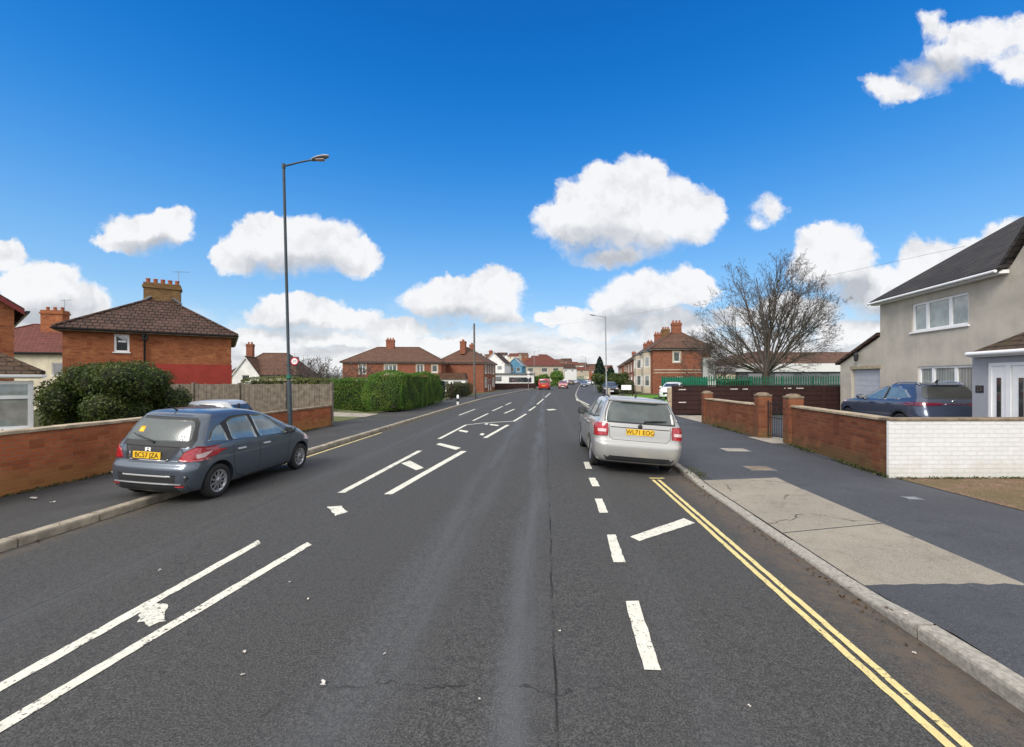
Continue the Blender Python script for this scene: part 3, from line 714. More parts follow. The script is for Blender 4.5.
# porch: its front wall runs from the corner at pixel 33 leftwards
PT = thing('porch', 'white framed porch with a mossy tiled roof behind the left garden wall', 'porch', (-12.8-3.2*.669, 11.5-3.2*.743, -.55), R(48))
w, dp = 3.2, 3.0; fs = faces_of(w, dp); m = MB()
m.box((.06, .06, 0), (w-.06, dp, .98)); m.build('walls', M['brick_orange'], PT)
m = MB()
for x in (0, 1.05, 2.1, w-.1): m.box((x, 0, .98), (x+.1, .1, 2.25))
for x0, x1 in ((.1, 1.05), (1.15, 2.1), (2.2, w-.1)):
    m.box((x0, .004, .98), (x1, .1, 1.06)); m.box((x0, .004, 2.16), (x1, .1, 2.25)); m.box((x0, .008, 1.78), (x1, .1, 1.87))
wf = m.build('window', M['upvc'], PT); m = MB(); m.quad((.05,.06,1.0), (w-.05,.06,1.0), (w-.05,.06,2.2), (.05,.06,2.2)); m.build('pane', M['glass_net'], wf)
m = MB()
for y in (1.45, dp-.1): m.box((w-.1, y, .98), (w, y+.1, 2.25))
for y0, y1 in ((.1, 1.45), (1.55, dp-.1)): m.box((w-.1, y0, .98), (w-.004, y1, 1.06)); m.box((w-.1, y0, 2.16), (w-.004, y1, 2.25)); m.box((w-.1, y0, 1.78), (w-.008, y1, 1.87))
wf2_ = m.build('side_window', M['upvc'], PT); m = MB(); m.quad((w-.06,.11,1.0), (w-.06,dp,1.0), (w-.06,dp,2.2), (w-.06,.11,2.2)); m.build('pane', M['glass_net'], wf2_)
m = MB(); m.bbox((-.06, -.08, .90), (w+.08, .12, .975), .01); m.build('sill', M['upvc'], wf)
roof_hip(PT, w, dp, 2.45, 3.3, 'roof_porch', 'x', inset=1.2, o=.16, fascia='upvc', gutter='upvc', fh=.1)
m = MB()
for k in range(4): m.bbox((.12*k, -.012, 0), (.12*k+.115, .012, 1.55 + (.05 if k % 3 == 0 else 0)), .004)
tag(m.build('garden_gate', M['wood_brown']), 'dark brown plank gate beside the white framed porch', 'gate'); bpy.data.objects['garden_gate'].location = (-12.6, 11.75, -.5); bpy.data.objects['garden_gate'].rotation_euler = (0, 0, R(20))

# ---- houses further back on the left
house('rendered_house', 'cream pebbledash house with a maroon hipped roof behind the bush', (-43.0, 31.2, -.6), R(12), 10.5, 8, 4.4, 6.9, 'cream', 'roof_red', along='x', wins=[('front', 5.2, 6.4, 2.6, 3.6, (.5,)), ('front', 8.0, 9.0, 2.6, 3.6)], chims=[(6.0, 3.2, 5.6, 8.0, 1.5, .75, 'brick_orange', 3, True)], glass='glass_dark', fascia='drain')
house('rendered_house', 'cream house with a small front gable beyond the timber fence', (-36.2, 55, -.6), R(8), 8.2, 8, 2.9, 5.9, 'cream', 'roof_mid', 'hip', 'x', wins=[('front', 5.2, 6.2, .9, 2.1, (.5,))], chims=[(.6, 4.5, 4, 7.2, .8, .7, 'brick_far', 2)], inset=2.5)
g = bpy.data.objects['rendered_house.001']
q = MB(); wall_panel(q, Face((.7,-.6),(1,0),(0,1)), 0, 3.1, -.3, 2.9, [(1.1, 2.0, 2.0, 3.2-.35)]); q.box((.7,-.595,-.3), (.75,.1,2.9)); q.box((3.75,-.595,-.3), (3.8,.1,2.9)); q.add([(.7,-.6,2.9), (3.8,-.6,2.9), (2.25,-.6,5.1)], [(0,1,2)]); q.build('gable_bay', M['white_render'], g)
window(g, Face((.7,-.6),(1,0),(0,1)), 1.1, 2.0, 2.0, 2.85, glass='glass_dark'); roof_gable(g, 3.1, 3.0, 2.9, 5.1, 'roof_mid', 'y', o=.15, vo=.12, name='bay_roof', x0=.7, y0=-.6, gutter=False)
t = house('brick_semi', 'wide red brick pair of houses with a hipped roof behind the tall clipped hedge', (-26.6, 67.5, -.55), R(1.5), 15.4, 8.5, 5.0, 7.6, 'brick_far', 'roof_mid', along='x',
  wins=[('front', 2.6, 3.6, 3.2, 4.5, (.5,)), ('front', 6.6, 8.4, 3.1, 4.5, (.33, .66)), ('front', 11.6, 12.6, 3.2, 4.5, (.5,)), ('front', 14.0, 14.8, 3.4, 4.4), ('front', 2.2, 4.0, .9, 2.2, (.5,))], chims=[(6.4, 4.25, 6.6, 8.9, 1.3, .8, 'brick_far', 3)], surround='stone')
def axrot(Y): return math.atan2(axis(Y+1)-axis(Y-1), 2)
def roadhouse(name, label, Y, u, side, w, dp, ez, rz, wall, roof, **k):
    # front wall faces the road; side -1 = left of it: front runs away from the camera
    a = axrot(Y)
    if side < 0: th = R(90) - a; loc = (axis(Y)+u, Y, k.pop('zb', -.4))
    else: th = R(-90) - a; loc = (axis(Y)+u, Y, k.pop('zb', -.05))
    return house(name, label, loc, th, w, dp, ez, rz, wall, roof, **k)
wl = [('front', 1.0, 2.3, 3.2, 4.6, (.5,)), ('front', 3.4, 4.2, 3.3, 4.5), ('front', 1.0, 2.6, .8, 2.3, (.33, .66)), ('front', 5.4, 6.2, 3.3, 4.5), ('front', 7.6, 9.0, 3.2, 4.6, (.5,)), ('front', 7.4, 9.1, .8, 2.3, (.33, .66)), ('left', 3.0, 3.9, 1.4, 2.4)]
dl = [('front', 3.7, 4.6, 0, 2.1), ('front', 5.5, 6.4, 0, 2.1)]
roadhouse('brick_semi', 'red brick pair of houses with two chimneys, side wall beyond the low white porch', 74, -13.4, -1, 10.2, 8.5, 5.0, 8.0, 'brick_far', 'roof_mid', wins=wl, doors=dl, chims=[(2.2, 4.25, 6.6, 8.9, 1.1, .9, 'brick_far', 3), (8.4, 4.25, 6.6, 8.8, 1.0, .8, 'brick_far', 3)], surround='stone')
t = thing('lean_to', 'low white lean-to porch against the far brick house behind the hedge', 'porch', (-11.4, 66.2, -.4), R(-3))
m = MB(); m.box((0, 0, 0), (4.2, 2.2, 2.1)); m.build('walls', M['white_render'], t); m = MB(); m.prism([(-.2, 2.1), (4.4, 2.1), (4.1, 3.1), (.2, 3.1)], -.2, 2.3); m.build('roof', M['roof_mid'], t, fixn=True)
for x0, x1 in ((.5, 1.6), (2.4, 3.6)):
    m = MB(); m.box((x0, -.03, 1.0), (x1, -.004, 1.8)); m.build('window', M['glass'], t)
t = thing('flat_roof_garage', 'long low white flat-roofed building beyond the red brick houses', 'garage', (-5.5, 103, -.35), R(4))
m = MB(); m.box((0, 0, 0), (10.8, 7, 3.2)); m.build('walls', M['white_render'], t); m = MB(); m.box((-.3, -.3, 3.203), (11.1, 7.3, 3.5)); m.build('roof', M['lead'], t)
m = MB(); m.box((.2, -.04, 1.6), (3.0, -.004, 2.7)); m.build('window', M['glass_dark'], t); m = MB(); m.box((4.8, -.04, 1.3), (10.2, -.004, 2.5)); m.build('shutter', M['glass_dark'], t)
m = MB(); m.box((0, 0, 0), (9.5, .25, 1.25)); o = tag(m.build('garden_wall', M['wood_brown']), 'dark low wall in front of the white flat-roofed building', 'wall'); o.location = (-4.2, 83, -.35); o.rotation_euler = (0, 0, R(18))
house('terraced_house', 'white rendered far house with a brown roof left of the blue house', (-8.6, 128, 1.0), R(-14), 6.6, 8, 5.4, 8.4, 'white_render', 'roof_brown', 'gable', 'y', wins=[('front', 1, 2.2, 3.4, 4.6), ('front', 4.4, 5.8, 3.4, 4.6)], chims=[(1.2, 4, 6, 9.4, 1, .8, 'brick_far', 2)])
house('terraced_house', 'grey rendered far house at the end of the brick row', (-13.2, 122, .6), R(4), 5.2, 8, 5.4, 7.6, 'off_white', 'roof_mid', 'gable', 'x', wins=[('front', 1, 2.2, 3.2, 4.6), ('front', 3.2, 4.4, 3.2, 4.6)])
house('terraced_house', 'bright blue rendered far house', (-1.6, 134, .8), R(-10), 4.8, 8, 5.3, 7.6, 'blue_render', 'lead', 'gable', 'y', wins=[('front', 1, 2.2, 3.2, 4.6), ('front', 3.0, 4.2, 3.2, 4.6)])
house('terraced_house', 'far grey rendered house with a wide maroon hipped roof behind the roadside bushes', (3.4, 150, 1.2), R(3), 14.6, 9, 5.2, 8.9, 'stone', 'roof_red', 'hip', 'x', wins=[('front', 2, 4, 3.0, 4.4), ('front', 7, 9, 3.0, 4.4), ('front', 11, 13, 3.0, 4.4)])
LAB = ['far cream house with a pale roof left of the road end', 'far white house with a brown roof near the road end', 'far stone coloured house beyond the traffic', 'far small brick house beside the vanishing road', 'far pale house closing the street']
for k, (Y, u, wl_, rf) in enumerate(((165, -13, 'cream', 'roof_mid'), (186, -12, 'white_render', 'roof_brown'), (206, -11, 'stone', 'roof_red'), (232, -10, 'brick_far', 'roof_mid'), (262, -8, 'cream', 'roof_mid'))):
    roadhouse('terraced_house', LAB[k], Y, u, -1, 12, 8, 5.2, 8.2, wl_, rf, kind='gable', along='x', zb=.5+k*.35, wins=[('front', 1, 2.4, 3.2, 4.5), ('front', 4.5, 6, 3.2, 4.5), ('front', 8, 9.6, 3.2, 4.5), ('front', 1, 3, .8, 2.2), ('left', 3, 4, 3.2, 4.4)], doors=[('front', 4.6, 5.6, 0, 2.1)], chims=[(1, 4, 7, 9.4, .9, .8, 'brick_far', 2), (11, 4, 7, 9.4, .9, .8, 'brick_far', 2)])
house('terraced_house', 'far house across the very end of the road', (58, 400, 4.5), R(6), 24, 8, 5.4, 8.6, 'stone', 'roof_red', 'hip', 'x', wins=[('front', 1, 3, 3.2, 4.6), ('front', 6, 8, 3.2, 4.6)])

k = 0
for px, Y, zb in ((452, 420, 17), (470, 470, 21), (486, 430, 18), (497, 500, 24), (508, 450, 20), (519, 520, 25), (531, 440, 17), (540, 500, 22), (551, 430, 13), (560, 480, 16), (568, 420, 10), (576, 470, 11), (584, 430, 8), (592, 380, 5), (556, 350, 6), (563, 330, 4.5), (598, 340, 4), (589, 330, 3.5)):
    k += 1; house('hillside_house', 'tiny house among many on the distant hillside at the end of the road', ((px-512)/430*Y, Y, zb), R((k*37) % 60 - 30), 12, 8, 5.4, 8.6, ('white_render', 'cream', 'brick_far', 'stone')[k % 4], ('roof_mid', 'roof_brown', 'roof_red')[k % 3], 'gable', 'x', wins=[('front', 2, 3.6, 3.2, 4.5), ('front', 7.5, 9.4, 3.2, 4.5)], group='houses on the distant hillside', base=-6)
# ---- right hand row beyond the grass
wr = [('front', 1.0, 2.6, 3.2, 4.6, (.33, .66)), ('front', 8.8, 10.6, 3.2, 4.6, (.33, .66)), ('front', 8.5, 10.9, .8, 2.4, (.25, .5, .75)), ('front', 5.2, 6.4, 3.3, 4.5), ('front', 1.0, 3.2, .8, 2.4, (.25, .5, .75))]
wr1 = wr[3:4]
# front runs towards the camera here: u=0 at the far end
def rrow(label, Yn, L, u, ez, rz, chs, side=(), nm='brick_semi'):
    Yf = Yn + L*math.cos(axrot(Yn)); a = axrot(Yn)
    return house(nm, label, (axis(Yn)+u + L*math.sin(a), Yf, -.05), R(-90)-a, L, 6.6, ez, rz, 'brick_far', 'roof_mid', 'hip', 'x', wins=(wr1 if Yn == 52 else wr) + list(side), doors=[('front', 4.2, 5.1, 0, 2.1), ('front', 6.8, 7.7, 0, 2.1)], chims=chs, surround='stone', inset=3.1)
hr = rrow('nearest red brick house of the right row, small stone framed windows in its end wall', 52, 13, 12.1, 5.5, 8.0, [(10.2, 3.3, 6.6, 8.9, .6, 1.15, 'brick_far', 3), (5.0, 3.0, 6.6, 8.7, .8, 1.0, 'brick_yellow', 3)], [('right', 2.4, 3.1, 3.9, 5.0), ('right', 2.8, 3.4, .9, 1.9)])
m = MB(); fb = faces_of(13, 6.6)['front']
for u0 in (8.4, 1.0):
    q = MB(); Q = lambda u, d: fb.p(u, d, 0).xy
    for (ua, da), (ub, db) in zip([(u0, -.01), (u0+.5, -.8), (u0+2.5, -.8), (u0+3.0, -.01)], [(u0+.5, -.8), (u0+2.5, -.8), (u0+3.0, -.01)]):
        A_, B_ = Q(ua, da), Q(ub, db); L_ = (B_-A_).length; D_ = (B_-A_)/L_; wf_ = Face(A_, D_, (-D_.y, D_.x)); wall_panel(q, wf_, 0, L_, -.2, 5.2, [(.15, L_-.15, .9, 2.3), (.15, L_-.15, 3.3, 4.6)], .1)
        for z0_, z1_ in ((.9, 2.3), (3.3, 4.6)): window(hr, wf_, .15, L_-.15, z0_, z1_, bars=((.5,) if L_ > 1.5 else ()), depth=.1, sill=False)
    q.build('bay', M['stone'], hr)
    q = MB(); pts = [Q(u0-.1, .1), Q(u0+.4, -.95), Q(u0+2.6, -.95), Q(u0+3.1, .1)]; q.add([(*p, 5.2) for p in pts] + [(*p, 5.34) for p in pts], [(3,2,1,0), (4,5,6,7), (0,1,5,4), (1,2,6,5), (2,3,7,6), (3,0,4,7)]); q.build('bay_roof', M['lead'], hr, fixn=True)
fs = faces_of(13, 6.6)['right']; fs.box(m, .1, 6.5, -.03, .02, 2.85, 2.97); fs.box(m, .1, 6.5, -.03, .02, 2.5, 2.6); m.build('string_course', M['stone'], hr)
rrow('second brick house of the right row, its roof stepping behind the nearest one', 69, 12, 12.6, 5.4, 7.8, [(10.2, 3.3, 6.4, 9.2, .7, 1.1, 'brick_far', 3), (1.5, 3.3, 6.4, 8.7, .7, 1.0, 'brick_far', 2)])
rrow('third and farthest brick house of the right row', 85, 12, 13.0, 5.4, 7.8, [(10.2, 3.3, 6.4, 8.9, .7, 1.0, 'brick_far', 2)])
rrow('pale distant house past the dark conifer', 112, 14, 14.0, 5.4, 7.8, [(10.2, 3.3, 6.4, 9.0, .7, 1.0, 'brick_far', 2)], nm='terraced_house')

# ---- school building and sheds right of the tree
t = thing('school_building', 'long low building with a white fascia and brown roof behind the bare tree', 'building', (27.6, 52.5, 0), R(-4))
m = MB(); m.box((0, 0, 0), (24, 12, 2.62)); m.build('walls', M['lead'], t); m = MB(); m.box((-.3, -.35, 2.63), (24.3, 12.3, 3.62)); m.build('fascia', M['off_white'], t)
m = MB(); m.prism([(-.4, 3.63), (24.4, 3.63), (24.4, 5.2), (3.2, 5.2)], 0, 12); m.v = [(x, (y + 3.4 if z > 5 and y < 6 else y - 3.4 if z > 5 else y), z) for x, y, z in m.v]; m.build('roof', M['roof_mid'], t, fixn=True)
for k in range(7):
    q = MB(); q.box((1.2+3.1*k, -.05, 1.1), (3.4+3.1*k, -.004, 2.4)); q.build('window', M['glass_dark'], t)
m = MB(); m.prism([(2.0, 3.6), (5.0, 3.6), (3.5, 5.3)], -.4, 6); m.build('gable', M['roof_mid'], t, fixn=True)
t = thing('shed', 'low cream shed between the brick house and the bare tree', 'shed', (22.6, 53, 0), R(-3))
m = MB(); m.box((0, 0, 0), (4.9, 4, 2.5)); m.build('walls', M['cream'], t); m = MB(); m.box((-.2, -.2, 2.503), (5.1, 4.2, 2.75)); m.build('roof', M['lead'], t)
m = MB(); m.box((1.2, -.03, .1), (2.3, -.004, 2.1)); m.build('door', M['lead'], t)
t = thing('notice_board', 'tall pair of white boards standing in front of the brick end wall', 'board', (20.2, 45.4, 0), R(-4))
for x in (0, .62):
    q = MB(); q.box((x, 0, 1.2), (x+.55, .06, 4.0)); q.build('panel', M['off_white'], t)
m = MB()
for x in (-.04, 1.19): m.box((x, .063, 0), (x+.08, .14, 4.05))
m.build('post', M['steel'], t)

# ---- the pebbledash house on the right
HS = thing('pebbledash_house', 'beige pebbledash house with a dark roof and white windows on the right', 'house', (15.15, 17.7, 0), math.atan2(-.986, -.168))
w, dp, EZ = 11.6, 10.0, 5.0; fs = faces_of(w, dp); m = MB(); f = fs['front']
wall_panel(m, f, 0, w, -.1, EZ, [(1.74, 4.14, 3.48, 4.52), (2.03, 4.32, .95, 2.2)]); wall_panel(m, fs['left'], 0, dp, -.1, EZ, []); wall_panel(m, fs['right'], 0, dp, -.1, EZ, []); wall_panel(m, fs['back'], 0, w, -.1, EZ, [])
m.add([(0,0,EZ), (0,dp,EZ), (0,dp/2,8.0), (w,0,EZ), (w,dp,EZ), (w,dp/2,8.0)], [(1,0,2), (3,4,5)])
m.add([(5.55,-.003,EZ-.4), (10.6,-.003,EZ-.4), (10.6,-.003,EZ), (8.08,-.003,8.3), (5.55,-.003,EZ)], [(0,1,2,3,4)])
m.build('walls', M['pebble'], HS)
window(HS, f, 1.74, 4.14, 3.48, 4.52, bars=(.28, .69), fr=.075, glass='glass_net'); window(HS, f, 2.03, 4.32, .95, 2.2, bars=(.28, .69), fr=.075, glass='glass_blind')
m = MB()                                     # main roof, front and back slope, thick at the verge
k = 3.0/5.0
def slope(mb, x0, x1, sgn):
    ya, yb = (-.3, 5.0) if sgn < 0 else (dp+.3, 5.0); za = EZ - .3*k
    vs = [(x0,ya,za), (x1,ya,za), (x1,yb,8.0), (x0,yb,8.0)]; up = [(x,y,z+.13) for x,y,z in vs]
    mb.add(vs+up, [(0,1,2,3), (4,5,6,7), (0,1,5,4), (1,2,6,5), (2,3,7,6), (3,0,4,7)])
slope(m, -.15, 5.52, -1); slope(m, -.15, w+.15, 1); m.build('roof', M['roof_dark'], HS, fixn=True)
m = MB(); rf = [(5.35, EZ-.1), (8.08, 8.42), (10.81, EZ-.1)]
for (a, za), (b, zb) in zip(rf, rf[1:]):
    vs = [(a,-.16,za), (b,-.16,zb), (b,5,zb), (a,5,za)]; up = [(x,y,z+.14) for x,y,z in vs]; m.add(vs+up, [(0,1,2,3), (4,5,6,7), (0,1,5,4), (1,2,6,5), (2,3,7,6), (3,0,4,7)])
m.build('gable_roof', M['roof_dark'], HS, fixn=True)
m = MB(); m.box((-.12, -.27, EZ-.22), (5.5, -.02, EZ-.12)); m.build('fascia', M['upvc'], HS)
m = MB(); m.tube([(-.15, -.36, EZ-.15), (5.5, -.36, EZ-.15)], .045, 8); m.build('gutter', M['upvc'], HS)
# lean-to garage at the far end, flush with the front
m = MB(); gf = Face((-2.8, .004), (1, 0), (0, 1)); wall_panel(m, gf, 0, 2.8, -.1, 2.45, [(.85, 2.78, 0, 2.18)], depth=.2)
m.add([(-2.8,.004,2.45), (0,.004,2.45), (0,.004,3.5)], [(0,1,2)]); m.box((-2.8, .3, -.1), (-2.6, 6, 2.4)); m.quad((-2.8,.004,-.1), (-2.8,.3,-.1), (-2.8,.3,2.45), (-2.8,.004,2.45)); m.build('garage_walls', M['pebble'], HS)
m = MB(); vs = [(-3.0,-.12,2.42), (.0,-.12,3.55), (.0,6,3.55), (-3.0,6,2.42)]; up = [(x,y,z+.12) for x,y,z in vs]; m.add(vs+up, [(0,1,2,3), (4,5,6,7), (0,1,5,4), (1,2,6,5), (2,3,7,6), (3,0,4,7)]); m.build('garage_roof', M['roof_brown'], HS, fixn=True)
m = MB()
for q in range(9): m.box((-1.93, .13 + .0, .02+.239*q), (-.04, .165, .02+.239*q+.232))
gd = m.build('garage_door', M['garage'], HS); m = MB(); m.box((-1.05, .09, .95), (-.93, .128, 1.0)); m.build('handle', M['black'], gd)
m = MB(); m.box((-2.05, -.012, 2.19), (.1, .003, 2.32)); m.build('lintel', M['coping'], HS)
m = MB(); m.lathe([(.0,.30), (.05,.27), (.10,.2), (.09,.18), (.075,-.02), (.04,-.08), (.0,-.1)], Matrix.Translation((-1.35, -.14, 2.62)), 6, smooth=False); m.tube([(-1.35,-.01,2.95), (-1.35,-.1,3.02), (-1.35,-.14,2.92)], .014, 5)
tag(m.build('wall_lantern', M['black'], HS))
m = MB(); Mx = Matrix.Translation((-.32, .75, 4.0)) @ Matrix.Rotation(R(-70), 4, 'X') @ Matrix.Rotation(R(-30), 4, 'Y'); m.lathe([(.0,.0), (.12,.012), (.22,.04), (.30,.085), (.305,.075), (.22,.028), (.0,-.012)], Mx, 20); m.tube([(0,.75,3.95), (-.3,.75,3.98)], .02, 6); m.tube([(-.3,.75,3.8), (-.42,.35,3.8)], .01, 5)
m.build('satellite_dish', M['steel'], HS)
# porch
PX0, PX1, PY = 7.3, 11.2, -2.3; pf = Face((PX0, PY), (1, 0), (0, 1)); m = MB()
wall_panel(m, pf, 0, 3.9, -.1, 2.36, [(.42, 2.2, .0, 2.14)], depth=.1); m.quad((PX0, 0, -.1), (PX0, PY, -.1), (PX0, PY, 2.36), (PX0, 0, 2.36)); m.quad((PX1, PY, -.1), (PX1, 0, -.1), (PX1, 0, 2.36), (PX1, PY, 2.36)); m.build('porch_walls', M['grey_render'], HS)
m = MB()
for a, b in ((.43, .50), (.86, .98), (2.12, 2.19)): pf.box(m, a, b, .01, .08, .0, 2.14)
for a, b in ((.50, .86), (.98, 2.12)): pf.box(m, a, b, .012, .08, 2.06, 2.14)
pd = m.build('front_door', M['upvc'], HS)
for nm, a, b in (('side_panel', .50, .86), ('door_leaf', 1.0, 1.9)):
    q = MB(); pf.box(q, a, b, .03, .07, .02, 2.055); q.build(nm, M['upvc'], pd)
for a, b in ((.63, .735), (1.16, 1.27), (1.62, 1.73)):
    q = MB(); pf.box(q, a, b, .018, .032, .55, 1.78); q.build('pane', M['glass_dark'], pd)
q = MB(); pf.box(q, 1.80, 1.84, -.02, .03, .95, 1.15); q.build('handle', M['chrome'], pd)
m = MB(); e0 = 2.42; xs0, xs1, yf = PX0+.08, PX1+.22, PY-.10
vs = [(xs0,yf,e0), (xs1,yf,e0), (xs1,0,e0), (xs0,0,e0), (PX0+1.45,-.9,3.45), (PX1-1.2,-.9,3.45), (PX0+1.45,-.002,3.45), (PX1-1.2,-.002,3.45)]
m.add(vs, [(0,1,5,4), (1,2,7,5), (3,0,4,6), (3,2,1,0), (4,5,7,6)]); m.build('porch_roof', M['roof_porch'], HS)
m = MB(); m.box((xs0-.02, yf-.02, e0-.13), (xs1+.02, -.02, e0-.004)); m.tube([(xs0-.01, yf-.07, e0-.05), (xs1, yf-.07, e0-.05)], .055, 8); m.build('porch_gutter', M['upvc'], HS)
m = MB(); m.box((PX0+1.4, -.95, 3.44), (PX1-1.1, -.004, 3.53)); m.build('lead_flashing', M['lead'], HS)
Mt = Matrix.Translation((PX0+.21, PY-.012, 1.5)) @ Matrix.Rotation(R(90), 4, 'X')
m = MB(); m.box((PX0+.10, PY-.01, 1.41), (PX0+.32, PY-.001, 1.59)); np_ = m.build('house_number', M['trim'], HS); text_mb('23', .15, Mt, .002).build('numerals', M['chrome'], np_)

# ------------------------------------------------------------------ garden walls
def gwall(name, label, A, B, h, mat, cop, th=.215, ends=True, group=None, base=-.12, ch=.055, co=.03):
    d = Vector((B[0]-A[0], B[1]-A[1], 0)); L = d.length; t = thing(name, label, 'wall', (A[0], A[1], 0), math.atan2(d.y, d.x), group)
    m = MB(); m.box((0, 0, base), (L, th, h-ch)) if name != 'painted_wall' else (m.box((0, 0, base), (.26, .045, h-ch)), m.box((.26, 0, base), (L, th, h-ch))); m.build('brickwork', M[mat], t)
    m = MB(); x = 0; n = max(1, round(L / .6)); s = L / n
    for k in range(n): m.bbox((k*s+.003, -co, h-ch+.002), ((k+1)*s-.003, th+co, h+random.uniform(-.004,.004)), .008)
    m.build('coping', M[cop], t); return t
def pillar(label, x, y, rz, s, h, mat):
    t = thing('gate_pillar', label, 'pillar', (x, y, 0), rz); m = MB(); m.box((-s/2, -s/2, -.12), (s/2, s/2, h-.09)); m.build('brickwork', M[mat], t)
    m = MB(); m.bbox((-s/2-.012, -s/2-.012, h-.088), (s/2+.012, s/2+.012, h-.03), .012); m.lathe([(s*.52, h-.03), (s*.42, h+.01), (s*.2, h+.035), (0, h+.04)], None, 16); m.build('cap', M['coping_dark'], t); return t
WA, WB = Vector((6.70, 7.70)), Vector((7.42, 11.4)); GA = Vector((7.37, 13.0)); GB = Vector((7.62, 17.0)); wr_ = math.atan2(-(WB-WA).y, -(WB-WA).x)
gwall('brick_wall', 'weathered red brick garden wall between the iron gate and the white wall', WB, WA, 1.05, 'brick_garden', 'coping')
gwall('brick_wall', 'shorter red brick garden wall beyond the iron gate', GB, GA, 1.0, 'brick_garden', 'coping')
gwall('painted_wall', 'white painted brick wall on the right facing the gravel', (6.66, 7.60), (13.5, 7.68), 1.055, 'brick_white', 'coping_dark', ch=.05, co=.02)
pillar('brick gate pillar on the far side of the iron gate', 7.50, 12.86, wr_, .36, 1.32, 'brick_garden'); pillar('brick gate pillar on the near side of the iron gate', 7.55, 11.55, wr_, .36, 1.32, 'brick_garden')
pillar('brick pillar ending the garden wall by the brown fence', 7.76, 17.1, wr_, .34, 1.25, 'brick_garden')
t = thing('iron_gate', 'black wrought iron gate between the two brick pillars', 'gate', (7.53, 12.66, 0), math.atan2(-1, .03))
m = MB()
for x in (.02, .9): m.tube([(x, 0, .06), (x, 0, 1.12)], .016, 6)
for z in (.1, .62, 1.02): m.box((.02, -.006, z), (.9, .006, z+.022))
m.build('frame', M['gate_iron'], t); m = MB()
for k in range(1, 9): m.tube([(.02+.098*k, 0, .1), (.02+.098*k, 0, 1.06+.12*math.sin(math.pi*k/9))], .007, 5)
for k in range(4):
    c = Vector((.15+.205*k, 0, .84)); m.tube([c + Vector((.085*math.cos(a*.7), 0, .085*math.sin(a*.7))) for a in range(10)], .006, 5)
m.build('bars', M['gate_iron'], t)
gwall('brick_wall', 'orange brick garden wall at the left edge with a pale coping', (-8.28, -1.5), (-7.78, 10.0), .93, 'brick_wall', 'coping', ch=.06)
gwall('brick_wall', 'orange brick garden wall by the lamp post in front of the timber fence', (-7.62, 12.3), (-7.16, 17.0), .72, 'brick_wall', 'coping_dark', ch=.06)

# timber fence between the two left gardens
t = thing('timber_fence', 'weathered grey close-boarded timber fence behind the silver car', 'fence', (-18.2, 17.08, -.5), 0)
x = 0; L = 11.1; m = MB()
while x < L - .05:
    wv = random.uniform(.095, .11); m.box((x, random.uniform(0, .012), .05), (x+wv-.006, .028, 2.05+random.uniform(-.015, .015))); x += wv
m.build('boards', M['wood_grey'], t)
for k in range(7):
    q = MB(); q.bbox((k*1.83, -.05, -.1), (k*1.83+.09, .12, 2.1 - (.0 if k else 0)), .008); q.build('post', M['wood_grey'], t)
m = MB()
for z in (.4, 1.6): m.box((0, .03, z), (L, .08, z+.08))
m.build('rail', M['wood_grey'], t)
# dark brown slatted fence on the right
t = thing('slatted_fence', 'dark brown horizontal board fence across the end of the right driveway', 'fence', (7.72, 20.75, 0), R(1.5))
L = 9.4; m = MB()
for k in range(6): m.box((.05, 0, .06+.222*k), (L, .03, .06+.222*k+.205))
m.box((.05, .031, .04), (L, .045, 1.39)); m.build('boards', M['wood_brown'], t)
m = MB(); m.box((0, -.035, 1.40), (L, .07, 1.45)); m.build('capping', M['wood_brown'], t)
for k in range(6):
    q = MB(); q.bbox((k*1.86-.01, -.03, -.05), (k*1.86+.09, .06, 1.395), .008); q.build('post', M['wood_brown'], t)
for x, z in ((.32, 1.22), (.32, .6), (2.85, 1.24), (3.45, 1.24), (5.5, 1.28), (6.1, 1.28), (8.9, 1.28)):
    q = MB(); q.box((x, -.012, z), (x+.36, -.002, z+.045)); q.build('bracket', M['slat_mark'], t)  # metal brackets, the sunlight on them put into the pale colour
q = MB(); q.bbox((-.2, -.05, -.05), (-.02, .12, 1.33), .015); tag(q.build('concrete_post', M['coping']), 'pale post against the free end of the dark brown fence', 'post'); bpy.data.objects['concrete_post'].location = (7.72, 20.75, 0)
# green palisade fence
t = thing('palisade_fence', 'green steel palisade fence in front of the school and brick house', 'fence', (14.0, 40.2, 0), R(-6))
L = 24; m = MB(); x = 0
while x < L:
    m.add([(x,0,.05), (x+.05,-.015,.05), (x+.10,0,.05), (x,0,1.95), (x+.05,-.015,2.06), (x+.10,0,1.95)], [(0,1,4,3), (1,2,5,4), (4,1,0,3), (5,2,1,4)]); x += .21
m.build('pales', M['fence_green'], t)
m = MB()
for z in (.35, 1.6): m.box((0, .004, z), (L, .05, z+.06))
m.build('rail', M['fence_green'], t)
for k in range(10):
    q = MB(); q.box((k*2.65, .055, 0), (k*2.65+.1, .15, 2.0)); q.build('post', M['fence_green'], t)
m = MB(); m.box((0, 0, .1), (4.2, .02, 1.9)); m.box((0, .02, .1), (.06, .08, 1.9)); m.box((4.14, .02, .1), (4.2, .08, 1.9)); o = tag(m.build('green_hoarding', M['fence_green']), 'solid green sheeting panel at the left end of the palisade fence', 'hoarding'); o.location = (14.3, 41.0, 0); o.rotation_euler = (0, 0, R(-6))
